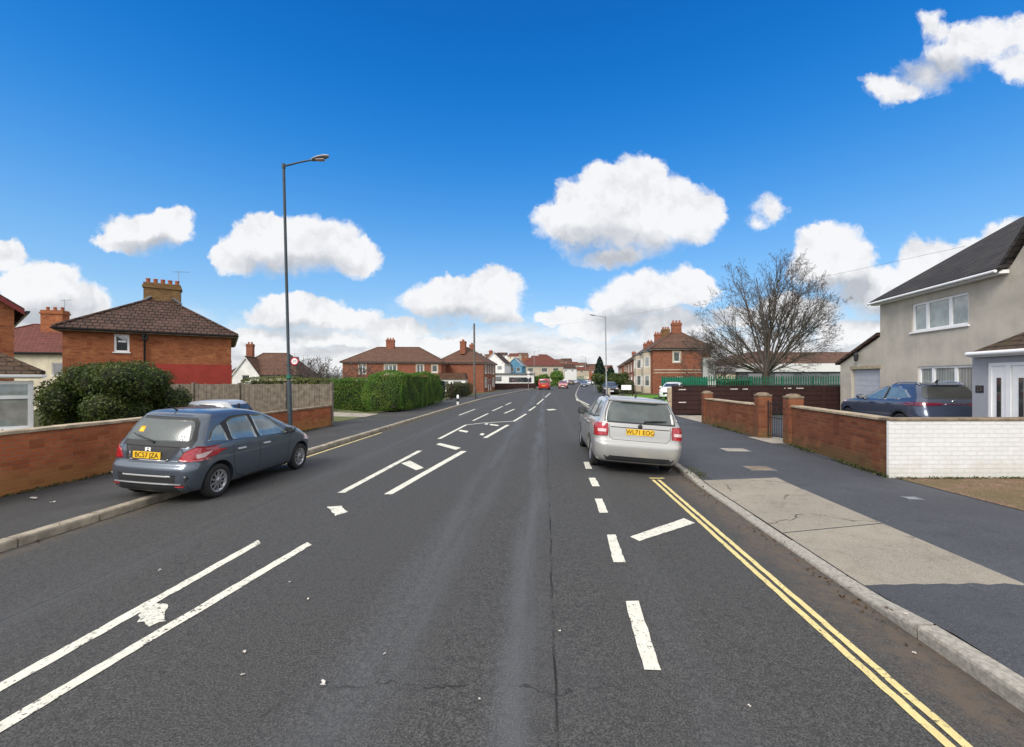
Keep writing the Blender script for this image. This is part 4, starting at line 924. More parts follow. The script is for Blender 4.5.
for k, (x, y, h) in enumerate(((17.6, 42.5, 1.75), (19.4, 42.8, 1.6))):
    t = thing('wheelie_bin', ['tall pale container behind the palisade fence nearer the brick house', 'wide pale container behind the palisade fence by the white boards'][k], 'container', (x, y, 0), 0)
    m = MB(); s = .45 + .35*k; m.prism([(-s*.85, .08), (s*.85, .08), (s, h), (-s, h)], -.35, .35); m.build('body', M['off_white'], t, fixn=True); m = MB(); m.bbox((-s-.03, -.4, h+.003), (s+.03, .4, h+.09), .02); m.build('lid', M['steel'], t)

# ------------------------------------------------------------------ street furniture
def lamp(label, x, y, z, h, lean, arm, arz, mat, rb=.07, rt=.042, boxz=1.75):
    t = thing('street_lamp', label, 'street lamp', (x, y, z), arz, 'street lamps'); t.rotation_euler = (0, lean, arz)
    m = MB(); m.tube([(0,0,-.1), (0,0,boxz), (0,0,boxz+.06), (0,0,h*.6), (0,0,h)], [rb, rb, rt*1.12, rt*1.06, rt], 12); m.build('column', M[mat], t)
    m = MB(); m.tube([(0,0,h-.12), (0,0,h+.02)], rt*1.35, 10); m.tube([(0,0,h-.05), (arm*.4,0,h+.06), (arm*.72,0,h+.13)], [.03,.026,.024], 8); m.build('arm', M[mat], t)
    a = arm*.7; m = MB(); vs = []; n = 5
    P = [(0,.03,.03), (.06,.09,.035), (.22,.13,.05), (.42,.12,.05), (.56,.05,.025)]
    rows = []
    for dx, wy, hz in P:
        zc = h + .13 + dx*.2
        rows.append([(a+dx, -wy, zc-.01), (a+dx, -wy*.6, zc+hz), (a+dx, wy*.6, zc+hz), (a+dx, wy, zc-.01), (a+dx, wy*.7, zc-.035), (a+dx, -wy*.7, zc-.035)])
    vs = [p for r in rows for p in r]; m.add(vs, [(k*6+i, k*6+(i+1)%6, k*6+6+(i+1)%6, k*6+6+i) for k in range(n-1) for i in range(6)] + [tuple(range(6)), tuple(range((n-1)*6, n*6))], 0)
    hd = m.build('lantern', M['steel'], t, fixn=True)
    m = MB(); m.box((a+.16, -.08, h+.11), (a+.42, .08, h+.125), 0, Matrix.Translation((0,0,.0))); m.build('lens', M['clear_lens'], hd)
    return t
LP = at(290.5, 437)
lp = lamp('tall dark green street lamp with a speed sign beside the orange wall', LP.x, LP.y, PL, 8.62, R(-1.45), 1.25, 0.0, 'post_green')
m = MB(); m.tube([(0,0,0), (0,0,.1)], .078, 12); o = m.build('band', M['fence_green'], lp); o.location = (0, 0, 1.86)
t = thing('speed_sign', 'small square speed limit sign with a red ring on the lamp post', 'sign', (LP.x+.15, LP.y-.06, 2.31), 0); t.scale = (.85, .85, .85)
m = MB(); m.bbox((-.15, -.006, -.16), (.17, .006, .16), .004); m.build('plate', M['trim'], t)
Mx = Matrix.Translation((.01, -.0085, 0)) @ Matrix.Rotation(R(90), 4, 'X')
m = MB(); m.lathe([(.145, 0), (.108, 0)], Mx, 28, smooth=False); m.build('ring', M['sign_red'], t, fixn=True); m = MB(); m.lathe([(.108, -.0005), (.0, -.0005)], Mx, 28, smooth=False); m.build('disc', M['hi_white'], t)
text_mb('20', .15, Mx @ Matrix.Translation((0,0,.002)), .001).build('numerals', M['plate_text'], t)
lamp('grey street lamp on the right pavement beyond the silver estate car', axis(41)+5.6, 41, -.05, 7.75, R(.8), 1.35, R(176), 'steel', .075, .05)
for k, (Y, u, s) in enumerate(((96, -7.2, 1), (150, 4.6, -1), (176, -7.0, 1), (120, 4.4, -1))):
    lamp(['distant street lamp on the left pavement by the white building', 'distant street lamp on the right past the conifer', 'farthest street lamp on the left of the road', 'distant street lamp beside the dark conifer'][k], axis(Y)+u, Y, -.1, 8.0, 0, 1.2, 0 if s > 0 else math.pi, 'steel', .07, .05)
t = at(474.5, 397.6); up = thing('utility_pole', 'dark wooden utility pole on the left pavement', 'pole', (t.x, t.y, PL), 0)
m = MB(); m.tube([(0,0,-.2), (-.03,0,7.25)], [.105, .085], 10); m.build('pole', M['pole_wood'], up); m = MB(); m.lathe([(.088,0), (.095,.06), (.0,.09)], Matrix.Translation((-.03,0,7.25)), 10); m.build('cap', M['lead'], up)
for px, py, h, lab in ((451.3, 399.5, 1.5, 'dark post at the end of the clipped hedges'),):
    p = at(px, py); m = MB(); m.tube([(0,0,-.1), (0,0,h)], .07, 8); m.lathe([(.085,h), (.085,h+.05), (0,h+.08)], None, 8); o = tag(m.build('wooden_post', M['wood_brown']), lab, 'post'); o.location = (p.x, p.y, PL)
def bollard(px, py, h, lab, r, bands):
    p = at(px, py); t = thing('bollard', lab, 'bollard', (p.x, p.y, p.z), 0); n = len(bands)
    for k, mt in enumerate(bands):
        m = MB(); z0, z1 = h*k/n, h*(k+1)/n
        m.lathe([(r, z0), (r, z1)] + ([(r*.7, z1+.03), (0, z1+.04)] if k == n-1 else []), None, 12); m.build('band' if n > 1 else 'post', M[mt], t)
bollard(457.8, 406, .66, 'black and white banded marker post on the left kerb', .085, ['hi_white', 'trim', 'hi_white'])
bollard(475.5, 399, .8, 'short dark post beside the utility pole', .06, ['trim'])
bollard(609, 401, 1.0, 'pale grey concrete post on the right pavement edge', .11, ['concrete'])
bollard(632.5, 396, .75, 'thin brown stake in the grass verge', .05, ['wood_brown'])
t = thing('street_sign', 'low white name board at the edge of the grass verge', 'sign', (10.3, 40.5, 0), R(-6))
m = MB(); m.bbox((0, 0, .72), (.92, .03, 1.18), .006); m.build('board', M['hi_white'], t)
for x in (.14, .7):
    q = MB(); q.box((x, .033, -.05), (x+.07, .09, 1.1)); q.build('post', M['trim'], t)
p = at(528.4, 390.5); t = thing('warning_sign', 'thin pole with a pale round plate on the far left pavement', 'sign', (p.x, p.y, p.z), 0)
m = MB(); m.tube([(0,0,0), (0,0,3.3)], .05, 8); m.build('pole', M['steel'], t); m = MB(); m.lathe([(.3,0), (0,.004)], Matrix.Translation((0,-.06,2.3)) @ Matrix.Rotation(R(90), 4, 'X'), 18); m.lathe([(.25,0), (0,.004)], Matrix.Translation((0,-.06,3.0)) @ Matrix.Rotation(R(90), 4, 'X'), 18); m.build('plate', M['off_white'], t)
t = thing('traffic_sign', 'small white sign on a post by the conifer on the far right', 'sign', (axis(62)+5.3, 62, -.05), 0)
m = MB(); m.tube([(0,0,0), (0,0,2.3)], .05, 8); m.build('pole', M['steel'], t); m = MB(); m.bbox((-.3, -.08, 1.2), (.3, -.055, 2.2), .01); m.build('plate', M['hi_white'], t)
m = MB(); m.tube([(0,0,-.1), (0,0,1.15)], .025, 8); m.tube([(-.03,0,.95), (.03,0,.95)], .018, 6); o = tag(m.build('railing_post', M['gate_iron']), 'thin black iron post by the lamp column', 'post'); o.location = (-7.72, 12.15, PL)
# overhead service wires
def wire(a, b, sag, lab):
    a, b = Vector(a), Vector(b); m = MB(); n = 24
    m.tube([a.lerp(b, k/n) - Vector((0,0,sag*4*(k/n)*(1-k/n))) for k in range(n+1)], 0.006, 4); tag(m.build('overhead_wire', M['lead']), lab, 'wire')
wire((17.9, 17.0, 7.0), (3.0, 60, 9.0), .5, 'thin overhead wire running to the pebbledash house roof')
wire((t_ := (up.location.x-.03, up.location.y, 7.2-.1)), (-10.5, 80, 8.4), .4, 'thin overhead wire between the utility pole and the brick houses')
# ------------------------------------------------------------------ plants
def leaves(name, P, Nrm, size, mat, parent=None, jitter=.8, asp=1.5):
    n = len(P); P = np.asarray(P, float); Nrm = np.asarray(Nrm, float)
    d = Nrm + RNG.normal(0, jitter, (n, 3)); d /= np.linalg.norm(d, axis=1)[:, None]
    r = RNG.normal(0, 1, (n, 3)); a = np.cross(d, r); a /= np.linalg.norm(a, axis=1)[:, None] + 1e-9; b = np.cross(d, a)
    s = (size * RNG.uniform(.6, 1.25, n))[:, None]
    v = np.empty((n, 4, 3)); v[:, 0] = P - a*s*asp*.5; v[:, 1] = P + b*s*.42 + d*s*.1; v[:, 2] = P + a*s*asp*.5; v[:, 3] = P - b*s*.42 + d*s*.1
    me = bpy.data.meshes.new(name); me.vertices.add(4*n); me.loops.add(4*n); me.polygons.add(n)
    me.vertices.foreach_set('co', v.reshape(-1)); me.loops.foreach_set('vertex_index', np.arange(4*n)); me.polygons.foreach_set('loop_start', np.arange(0, 4*n, 4)); me.polygons.foreach_set('loop_total', np.full(n, 4))
    me.materials.append(M[mat]); me.update(); me.validate()
    o = bpy.data.objects.new(name, me); COL.objects.link(o)
    if parent: o.parent = parent
    return o
def wob(P, amp, fr, seed):
    q = np.zeros(len(P))
    for k in range(4):
        a = np.array([math.sin(seed*1.7+k*2.1), math.cos(seed*2.3+k*1.3), math.sin(seed+k)]) * fr * (1+.8*k); q += np.sin(P @ a + seed*3 + k) / (1+k)
    return q * amp
def hedge(name, label, x, y, z, rz, L, W, Hh, n, size, mat='leaf_hedge', bulge=.12, cat='hedge', seed=1, group=None, top=None):
    t = thing(name, label, cat, (x, y, z), rz, group); areas = np.array([L*Hh, L*Hh, W*Hh, W*Hh, L*W]); k = RNG.choice(5, n, p=areas/areas.sum()); a, b = RNG.random(n), RNG.random(n)
    P = np.zeros((n, 3)); N = np.zeros((n, 3))
    for f, fn in enumerate((lambda a, b: (a*L, 0*a, b*Hh, 0, -1, 0), lambda a, b: (a*L, W+0*a, b*Hh, 0, 1, 0), lambda a, b: (0*a, a*W, b*Hh, -1, 0, 0), lambda a, b: (L+0*a, a*W, b*Hh, 1, 0, 0), lambda a, b: (a*L, b*W, Hh+0*a, 0, 0, 1))):
        i = k == f; q = fn(a[i], b[i]); P[i] = np.stack(q[:3], 1); N[i] = q[3:]
    c = np.array([L/2, W/2, Hh/2]); h = np.array([L/2, W/2, Hh/2]); rel = (P-c)/h       # rounded shoulders
    rel2 = rel.copy(); e = np.clip((np.abs(rel)).sum(1) - 1.9, 0, None)[:, None]; rel2 *= 1 - .10*e; P = c + rel2*h
    N = N + .9*np.sign(rel)*np.clip(np.abs(rel)-.8, 0, 1)*3
    P += N/ (np.linalg.norm(N, axis=1)[:, None]) * (wob(P, bulge, 1.9, seed)[:, None] - np.abs(RNG.normal(0, .05, n))[:, None])
    leaves('foliage', P, N, size, mat, t, .75)
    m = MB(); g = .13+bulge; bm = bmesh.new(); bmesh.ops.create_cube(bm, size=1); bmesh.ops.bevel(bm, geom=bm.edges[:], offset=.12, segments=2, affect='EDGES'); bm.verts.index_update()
    m.add([(L/2+v.co.x*(L-2*g), W/2+v.co.y*(W-2*g), (Hh-g)*(v.co.z+.5)) for v in bm.verts], [[v.index for v in f.verts] for f in bm.faces]); bm.free(); m.build('inner_core', M['bush_core'], t)  # added solid core that blocks the view through the leaves
    return t
M['leaf_dry'] = leaf('leaf_dry', (.05, .03, .015), (.13, .085, .045))
M['bush_core'] = plain('bush_core', (.018, .022, .009), .95, var=.3)  # dark fill inside hedges and bushes, standing in for their inner shade
def blob_bush(name, label, x, y, z, lobes, n, size, mat, cat='bush', seed=1, stems=True, fuzz=.12, jit=.9, group=None):
    t = thing(name, label, cat, (x, y, z), 0, group); P = []; N = []
    vol = np.array([a*b + b*c + a*c for *_, a, b, c in lobes]); kk = RNG.choice(len(lobes), n, p=vol/vol.sum())
    L = np.array(lobes, float)
    d = RNG.normal(0, 1, (n, 3)); d /= np.linalg.norm(d, axis=1)[:, None]
    r = 1 - np.abs(RNG.normal(0, fuzz, n)); r += wob(d*3 + kk[:, None], .07, 1.7, seed)
    P = L[kk, :3] + d * L[kk, 3:] * r[:, None]; ok = P[:, 2] > .02
    for j, lb in enumerate(L):                      # drop leaves buried in a neighbouring lobe
        q = (((P - lb[:3]) / lb[3:])**2).sum(1); ok &= ~((q < .5) & (kk != j))
    leaves('foliage', P[ok], d[ok], size, mat, t, jit)
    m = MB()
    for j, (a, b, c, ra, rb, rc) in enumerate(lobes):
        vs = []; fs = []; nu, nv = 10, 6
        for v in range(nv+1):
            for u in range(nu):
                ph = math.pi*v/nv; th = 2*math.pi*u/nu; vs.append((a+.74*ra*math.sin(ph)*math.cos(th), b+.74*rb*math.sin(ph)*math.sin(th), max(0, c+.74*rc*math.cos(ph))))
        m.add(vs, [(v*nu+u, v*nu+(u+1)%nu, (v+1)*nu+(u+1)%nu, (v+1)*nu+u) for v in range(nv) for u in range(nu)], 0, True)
    m.build('inner_core', M['bush_core'], t); return t  # added solid dark lobes under the leaves, no real twigs
def rlobes(n, R_, Hh, r0, r1, seed):
    g = random.Random(seed); out = []
    for _ in range(n):
        r = g.uniform(r0, r1); out.append((g.uniform(-R_[0], R_[0]), g.uniform(-R_[1], R_[1]), g.uniform(.25, 1)*Hh - r*.6, r, r, r*g.uniform(.8, 1)))
    return out
# big evergreen bush behind the left wall (long axis along the wall), with its loose top
lb = []
g_ = random.Random(5)
for k in range(70):
    s = g_.uniform(-1, 1); lb.append((g_.uniform(-1.15, .85), 1.05*s + g_.uniform(-.35, .35), g_.uniform(.3, 2.42) - .7*max(0, s)**2, g_.uniform(.34, .62), g_.uniform(.34, .62), g_.uniform(.32, .52)))
blob_bush('evergreen_bush', 'large dark evergreen bush behind the left garden wall', -11.3, 12.6, -.5, lb, 80000, .052, 'leaf_bush', seed=3, fuzz=.16)
blob_bush('small_shrub', 'small clipped shrub in front of the porch at the left edge', -11.9, 9.9, -.5, [(0,0,.5,.36,.34,.58)], 2500, .05, 'leaf_bush', 'shrub', 9)
a = axrot(25)
hedge('clipped_hedge', 'tall clipped rounded hedge along the left pavement', -5.98, 23.3, PL, R(90)-a, 9.6, 2.3, 2.22, 60000, .042, bulge=.10, seed=4)
hedge('clipped_hedge', 'lower clipped hedge set back behind the lawn', -11.9, 27.6, -.4, R(6), 4.3, 1.3, 2.2, 18000, .05, bulge=.05, seed=2)
hedge('clipped_hedge', 'low green hedge showing above the timber fence', -15.2, 23.5, -.6, R(3), 4.9, 1.4, 2.45, 9000, .06, 'leaf_gold', bulge=.06, seed=7)
hedge('garden_hedge', 'olive coloured low hedge by the utility pole', -5.55, 40.5, -.1, R(90)-axrot(43), 8.5, 1.0, 1.35, 6000, .09, 'leaf_olive', bulge=.08, seed=8)
hedge('garden_hedge', 'dark green low hedge just past the tall clipped one', -6.3, 36.0, -.1, R(90)-axrot(38), 3.0, 1.0, 1.75, 3500, .09, 'leaf_fir', bulge=.05, seed=9)
blob_bush('roadside_bush', 'broad green roadside bush beyond the white building', 7.2, 112, -.3, rlobes(16, (5.6, 1.8), 3.9, 1.1, 1.7, 3), 9000, .26, 'leaf_hedge', seed=5)
blob_bush('roadside_bush', 'dark bushes past the grass verge on the right', 12.9, 55, -.1, rlobes(14, (1.8, 3.0), 2.7, .6, 1.0, 4), 7000, .16, 'leaf_bush', seed=6)
hedge('garden_hedge', 'dark hedge in front of the right brick houses', 14.4, 50.5, -.05, R(90)-axrot(55)-R(3), 16, 1.0, 1.5, 7000, .12, 'leaf_olive', bulge=.12, seed=12)
hedge('garden_hedge', 'long dark hedge behind the palisade fence below the school', 20.8, 48, -.05, R(-4), 6, 1.2, 1.7, 4000, .14, 'leaf_bush', bulge=.12, seed=14)
# conifer
def conifer(label, x, y, z, h, r, seed):
    t = thing('conifer_tree', label, 'tree', (x, y, z), 0); n = 9000; q = RNG.random(n)**.75; ang = RNG.uniform(0, 2*math.pi, n)
    rad = r*(np.clip(1-q, 0, 1)**.6)*(.72+.28*np.sin(ang*5+q*25+seed))*np.sqrt(RNG.uniform(.5, 1, n))
    P = np.stack([rad*np.cos(ang), rad*np.sin(ang), .5+q*(h-.5)], 1); N = np.stack([np.cos(ang), np.sin(ang), .4+0*ang], 1)
    leaves('crown', P, N, .24, 'leaf_fir', t, .8); m = MB(); m.tube([(0,0,-.2), (0,0,h*.9)], [.22, .03], 8); m.build('trunk', M['bark'], t); return t
conifer('dark conifer standing above the right end of the street', 20.0, 98, -.1, 6.9, 1.9, 1)
conifer('smaller dark conifer beside the distant one on the right', 24.3, 106, -.1, 4.9, 2.0, 2)
# bare trees
def grow(mb, p, d, L, r, depth, spec, rng, up=.12):
    if 'dome' in spec:
        e = p + d * L; f_ = math.hypot(math.hypot(e.x, e.y) / spec['dome'][0], (e.z - 1.9) / spec['dome'][1]) / rng.uniform(.94, 1.04)
        if f_ > 1: L = max(.25, L * (1 - 1.2 * (f_ - 1)))
    n = max(2, int(L / spec['seg'])); pts = [p.copy()]; q = p.copy(); dd = d.copy(); kids = []
    for k in range(n):
        dd = (dd + Vector((rng.gauss(0, spec['w']), rng.gauss(0, spec['w']), rng.gauss(0, spec['w']) + up / n))).normalized(); q = q + dd * (L / n); pts.append(q.copy())
        if depth > 0: kids.append((q.copy(), dd.copy(), (k+1) / n))
    rr = [max(spec['rmin'], r * (1 - .75 * k / n)) for k in range(n + 1)]
    mb.add([], []); mb.tube(pts, rr, 6 if r > .05 else (4 if r > .02 else 3), caps=False)
    if depth > 0:
        cnt = spec['n'][depth]
        for _ in range(cnt):
            t = rng.uniform(.22, 1.0); k = min(n - 1, int(t * n)); c, cd, f = kids[k]
            ax = cd.orthogonal().normalized(); ax.rotate(Matrix.Rotation(rng.uniform(0, 2*math.pi), 3, cd)); nd = cd.copy(); nd.rotate(Matrix.Rotation(R(rng.uniform(*spec['ang'])), 3, ax))
            grow(mb, c, nd, L * rng.uniform(*spec['len']) * (1.1 - .45 * t), rr[k] * rng.uniform(.45, .7), depth - 1, spec, rng, up * .5)
def bare_tree(label, x, y, z, trunk, tr, limbs, L, spec, seed, name='bare_tree', matb='twig', cat='tree'):
    t = thing(name, label, cat, (x, y, z), 0); rng = random.Random(seed); m = MB()
    m.tube([(0,0,-.2), (0,0,.15), (0,0,trunk*.6), (.03,0,trunk)], [tr*1.35, tr*1.05, tr*.92, tr*1.05], 12); m.build('trunk', M['bark'], t); m = MB()
    for k, (tilt, ln, rr) in enumerate(limbs):
        az = k * 2.399 + rng.uniform(-.3, .3); d = Vector((math.sin(R(tilt))*math.cos(az), math.sin(R(tilt))*math.sin(az), math.cos(R(tilt))))
        grow(m, Vector((0, 0, trunk*.93)) + d*.1, d, L*ln, rr, spec['depth'], spec, rng, spec['up'])
    m.build('crown', M[matb], t); return t
sp = dict(seg=.5, w=.034, rmin=.007, n={3: 13, 2: 8, 1: 6}, ang=(18, 44), len=(.30, .50), depth=3, up=.10, dome=(6.9, 11.7))
limbs = []
tls = [4 + 72 * (k / 31) ** .9 for k in range(32)]; random.Random(3).shuffle(tls)
for tl in tls:
     q = R(tl + 6); rad = 1 / math.hypot(math.sin(q) / 7.0, math.cos(q) / 11.6); limbs.append((tl, rad * .86, (.115 - .045 * tl / 78)))
bare_tree('large bare winter tree with a fan of branches behind the green fence', 24.5, 41.5, 0, 2.4, .34, limbs, 1.0, sp, 5)
sp2 = dict(seg=.5, w=.09, rmin=.016, n={2: 8, 1: 6}, ang=(20, 55), len=(.4, .65), depth=2, up=.1)
for k, (x, y, s, lab) in enumerate(((-24.5, 52, 3.4, 'leafless brown shrub behind the hedge right of the lamp post'), (-21.5, 50, 3.2, 'second leafless shrub, between the lamp post and the brick pair of houses'), (-27.6, 58, 3.5, 'leafless shrub nearest the small front gable'), (-19.2, 55, 2.9, 'leafless shrub nearest the brick pair of houses'))):
    bare_tree(lab, x, y, -.6, .5, .16, [(a, random.uniform(.8, 1.05), .06) for a in (5, 15, 25, 35, 45, 52, 58, 20, 40)], s, sp2, 20+k, 'bare_shrub', 'twig', 'shrub')
bare_tree('leafless tree in front of the low cream shed', 23.2, 50, 0, .9, .16, [(a, 1, .07) for a in (10, 25, 40, 50, 60, 35, 20)], 3.6, sp2, 31)
bare_tree('ivy coloured leafless bush beside the white boards', 21.9, 47.5, 0, .4, .1, [(a, 1, .05) for a in (10, 25, 40, 50, 60, 35, 20)], 2.7, sp2, 32, 'bare_shrub', 'twig', 'shrub')

# weeds and moss along the foot of the walls and behind the kerb
def weeds(name, pts, n, spread, size, mat, hgt=.06):
    P = []; 
    seg = [(Vector(a), Vector(b)) for a, b in zip(pts, pts[1:])]
    for _ in range(n):
        a, b = random.choice(seg); q = a.lerp(b, random.random()); cl = math.sin(q.x*5.1+q.y*3.3) + math.sin(q.y*1.7+1)
        if cl < random.uniform(-1.4, 1.6): continue
        x, y = q.x + random.gauss(0, spread), q.y + random.gauss(0, spread); P.append((x, y, gz(x, y) + random.uniform(.004, hgt)))
    tag(leaves(name, P, np.tile([0, 0, 1.0], (len(P), 1)), size, mat, None, .9), kind='stuff')
weeds('weeds', [(6.62, 7.6), (7.3, 11.3)], 1500, .035, .035, 'leaf_olive'); weeds('weeds', [(7.28, 13.1), (7.55, 17)], 900, .035, .035, 'leaf_olive')
weeds('weeds', [(6.7, 7.52), (9.5, 7.54)], 500, .03, .03, 'leaf_olive', .03); weeds('weeds', [(-8.05, 3), (-7.72, 10)], 1200, .04, .035, 'leaf_olive', .04); weeds('weeds', [(-7.5, 12.4), (-7.05, 17)], 600, .04, .035, 'leaf_olive', .04)
weeds('moss', [(KR+.2+axis(7.9), 7.9), (KR+.2+axis(14), 14)], 2500, .07, .02, 'leaf_olive', .008)
weeds('dry_leaves', [(KR-.1+axis(1.5), 1.5), (KR-.08+axis(9), 9)], 260, .05, .028, 'leaf_dry', .012); weeds('dry_leaves', [(KL+.08+axis(3), 3), (KL+.08+axis(16), 16)], 200, .05, .03, 'leaf_dry', .012)
# ------------------------------------------------------------------ cars (y forward, origin on the ground under the rear axle)
def ring(z, yr, yf, w, cr, cf, br=.05, bf=.12, tap=.06):
    pts = []; K1, K2, K3 = 7, 7, 18; cr = min(cr, w*.9); cf = min(cf, w*.9)
    ln = yf - yr
    def side(y):
        s = (y - yr) / ln; return w * (1 - tap * max(0, (s - .55) / .45)**2 - tap * .8 * max(0, (.3 - s) / .3)**2)
    half = []
    wr, wf = side(yr + cr), side(yf - cf)
    for k in range(K1): x = (wr - cr) * k / K1; half.append((x, yr + br * (x / w)**2))
    y0 = yr + br * ((wr - cr) / w)**2
    for k in range(K2): a = math.pi/2 * k / K2; half.append((wr - cr + cr*math.sin(a), y0 + cr*(1 - math.cos(a))))
    ys0, ys1 = y0 + cr, yf - bf*((wf-cf)/w)**2 - cf
    for k in range(K3): y = ys0 + (ys1 - ys0) * k / K3; half.append((side(y) if ys1 > ys0 else wr, y))
    wf2 = side(ys1)
    for k in range(K2): a = math.pi/2 * k / K2; half.append((wf2 - cf + cf*math.cos(a), ys1 + cf*math.sin(a)))
    yt = ys1 + cf
    for k in range(K1 + 1): x = (wf2 - cf) * (1 - k / K1); half.append((x, yt + bf * (((wf-cf)/w)**2 - (x/w)**2)))
    full = half + [(-x, y) for x, y in reversed(half[1:-1])]
    return [(x, y, z) for x, y in full]
def skin(levels, sub):
    rows = [ring(*l) for l in levels]; n = len(rows[0]); bm = bmesh.new(); V = [[bm.verts.new(p) for p in r] for r in rows]
    for a, b in zip(V, V[1:]):
        for i in range(n): bm.faces.new((a[i], a[(i+1)%n], b[(i+1)%n], b[i]))
    h = n // 2
    for r, flip in ((V[0], True), (V[-1], False)):          # close top and bottom with a ladder of quads
        for i in range(h - 1 + 1):
            a, b, c, d = r[i], r[i+1], r[(n-i-1) % n], r[(n-i) % n]
            vs = []
            for v in ((a, b, c, d) if not flip else (d, c, b, a)):
                if v not in vs: vs.append(v)
            if len(vs) > 2:
                try: bm.faces.new(vs)
                except ValueError: pass
    bmesh.ops.recalc_face_normals(bm, faces=bm.faces[:])
    me = bpy.data.meshes.new('body'); bm.to_mesh(me); bm.free(); o = bpy.data.objects.new('body', me); COL.objects.link(o)
    if sub: o.modifiers.new('s', 'SUBSURF').levels = sub
    return o
def evald(o):
    dg = bpy.context.evaluated_depsgraph_get(); return bpy.data.meshes.new_from_object(o.evaluated_get(dg))
class Car:
    def __init__(s, name, label, levels, wb, track, wr, paintm, loc, rz, roll=0, scale=1, group=None, arch=None, sub=2, cat='car', glass='car_glass', ww=.2, pitch=0, zs=1.0):
        s.t = thing(name, label, cat, loc, rz, group); s.t.rotation_euler = (pitch, roll, rz); s.t.scale = (scale, scale, scale * zs); s.wb, s.track, s.wr, s.glass = wb, track, wr, glass
        o = skin(levels, sub); me0 = evald(o); s.bvh = BVHTree.FromPolygons([v.co.copy() for v in me0.vertices], [tuple(p.vertices) for p in me0.polygons])
        ar = arch or wr * 1.17; s.arch = ar; cs = []
        for yc in (0, wb):
            for sx in (-1, 1):
                bm = bmesh.new(); bmesh.ops.create_cone(bm, cap_ends=True, segments=36, radius1=ar, radius2=ar, depth=.62); me = bpy.data.meshes.new('c'); bm.to_mesh(me); bm.free()
                c = bpy.data.objects.new('c', me); COL.objects.link(c); c.matrix_world = Matrix.Translation((sx*(track/2+.16), yc, wr+.015)) @ Matrix.Rotation(R(90), 4, 'Y'); cs.append(c)
                md = o.modifiers.new('b', 'BOOLEAN'); md.object = c; md.operation = 'DIFFERENCE'; md.solver = 'EXACT'
        bpy.context.view_layer.update(); me = evald(o)
        for c in cs: bpy.data.objects.remove(c)
        bpy.data.objects.remove(o)
        me.materials.clear(); me.materials.append(M[paintm]); me.materials.append(M['black'])
        for p in me.polygons:
            p.use_smooth = True; p.material_index = 0; c = p.center
            for yc in (0, wb):
                if math.hypot(c.y-yc, c.z-wr-.015) < ar*.995 and abs(c.x) < max(l[3] for l in levels)-.004: p.material_index = 1
            if p.normal.z < -.85 and c.z < .4: p.material_index = 1
        me.set_sharp_from_angle(angle=R(42))
        s.body = bpy.data.objects.new('body', me); COL.objects.link(s.body); s.body.parent = s.t
    def cast(s, p, d):
        h = s.bvh.ray_cast(Vector(p), Vector(d)); return (h[0], h[1]) if h[0] else (None, None)
    def patch(s, mb, poly, view, off=.004, lv=3, mi=0):
        # view 'L','R' (y,z), 'B' rear (x,z), 'F' front (x,z), 'T' top (x,y): an outlined piece of the car's own skin, standing proud
        fn = {'L': lambda a, b: ((-3, a, b), (1, 0, 0)), 'R': lambda a, b: ((3, a, b), (-1, 0, 0)), 'B': lambda a, b: ((a, -4, b), (0, 1, 0)), 'F': lambda a, b: ((a, 8, b), (0, -1, 0)), 'T': lambda a, b: ((a, b, 5), (0, 0, -1))}[view]
        bm = bmesh.new(); vs = [bm.verts.new((a, b, 0)) for a, b in poly]; bm.faces.new(vs); bmesh.ops.triangulate(bm, faces=bm.faces[:])
        for _ in range(lv): bmesh.ops.subdivide_edges(bm, edges=bm.edges[:], cuts=1, use_grid_fill=True)
        out = {}; P = []
        for v in bm.verts:
            o, d = fn(v.co.x, v.co.y); h, nrm = s.cast(o, d)
            if h is None: continue
            if nrm.dot(Vector(d)) > 0: nrm = -nrm
            out[v] = len(P); P.append((h + nrm*off, h - nrm*.004))
        fs = [tuple(out[v] for v in f.verts) for f in bm.faces if all(v in out for v in f.verts)]
        dv = Vector(fn(0, 0)[1]); good = []
        for f in fs:
            a, b, c = (P[i][0] for i in f[:3])
            good.append(tuple(reversed(f)) if (b-a).cross(c-a).dot(dv) > 0 else f)
        n = len(P); ring_ = [(out[e.verts[0]], out[e.verts[1]]) for e in bm.edges if len(e.link_faces) == 1 and all(v in out for v in e.verts)]
        mb.add([p[0] for p in P] + [p[1] for p in P], good, mi, True)
        o0 = len(mb.v) - 2*n
        for a, b in ring_: mb.f.append((o0+a, o0+b, o0+b+n, o0+a+n)); mb.m.append(mi); mb.sm.append(False)
        bm.free()
    def part(s, name, pieces, mat, off=.004, lv=3, parent=None):
        mb = MB()
        for q in pieces: s.patch(mb, q[1], q[0], q[2] if len(q) > 2 else off, lv)
        return mb.build(name, M[mat], parent or s.t)
    def line(s, mb, pts, view, w=.009, off=.002):
        for (a, b), (c, d) in zip(pts, pts[1:]):
            n = max(1, int(math.hypot(c-a, d-b)/.25)); dx, dy = c-a, d-b; l = math.hypot(dx, dy); nx, ny = -dy/l*w/2, dx/l*w/2
            s.patch(mb, [(a+nx, b+ny), (c+nx, d+ny), (c-nx, d-ny), (a-nx, b-ny)], view, off, 2)
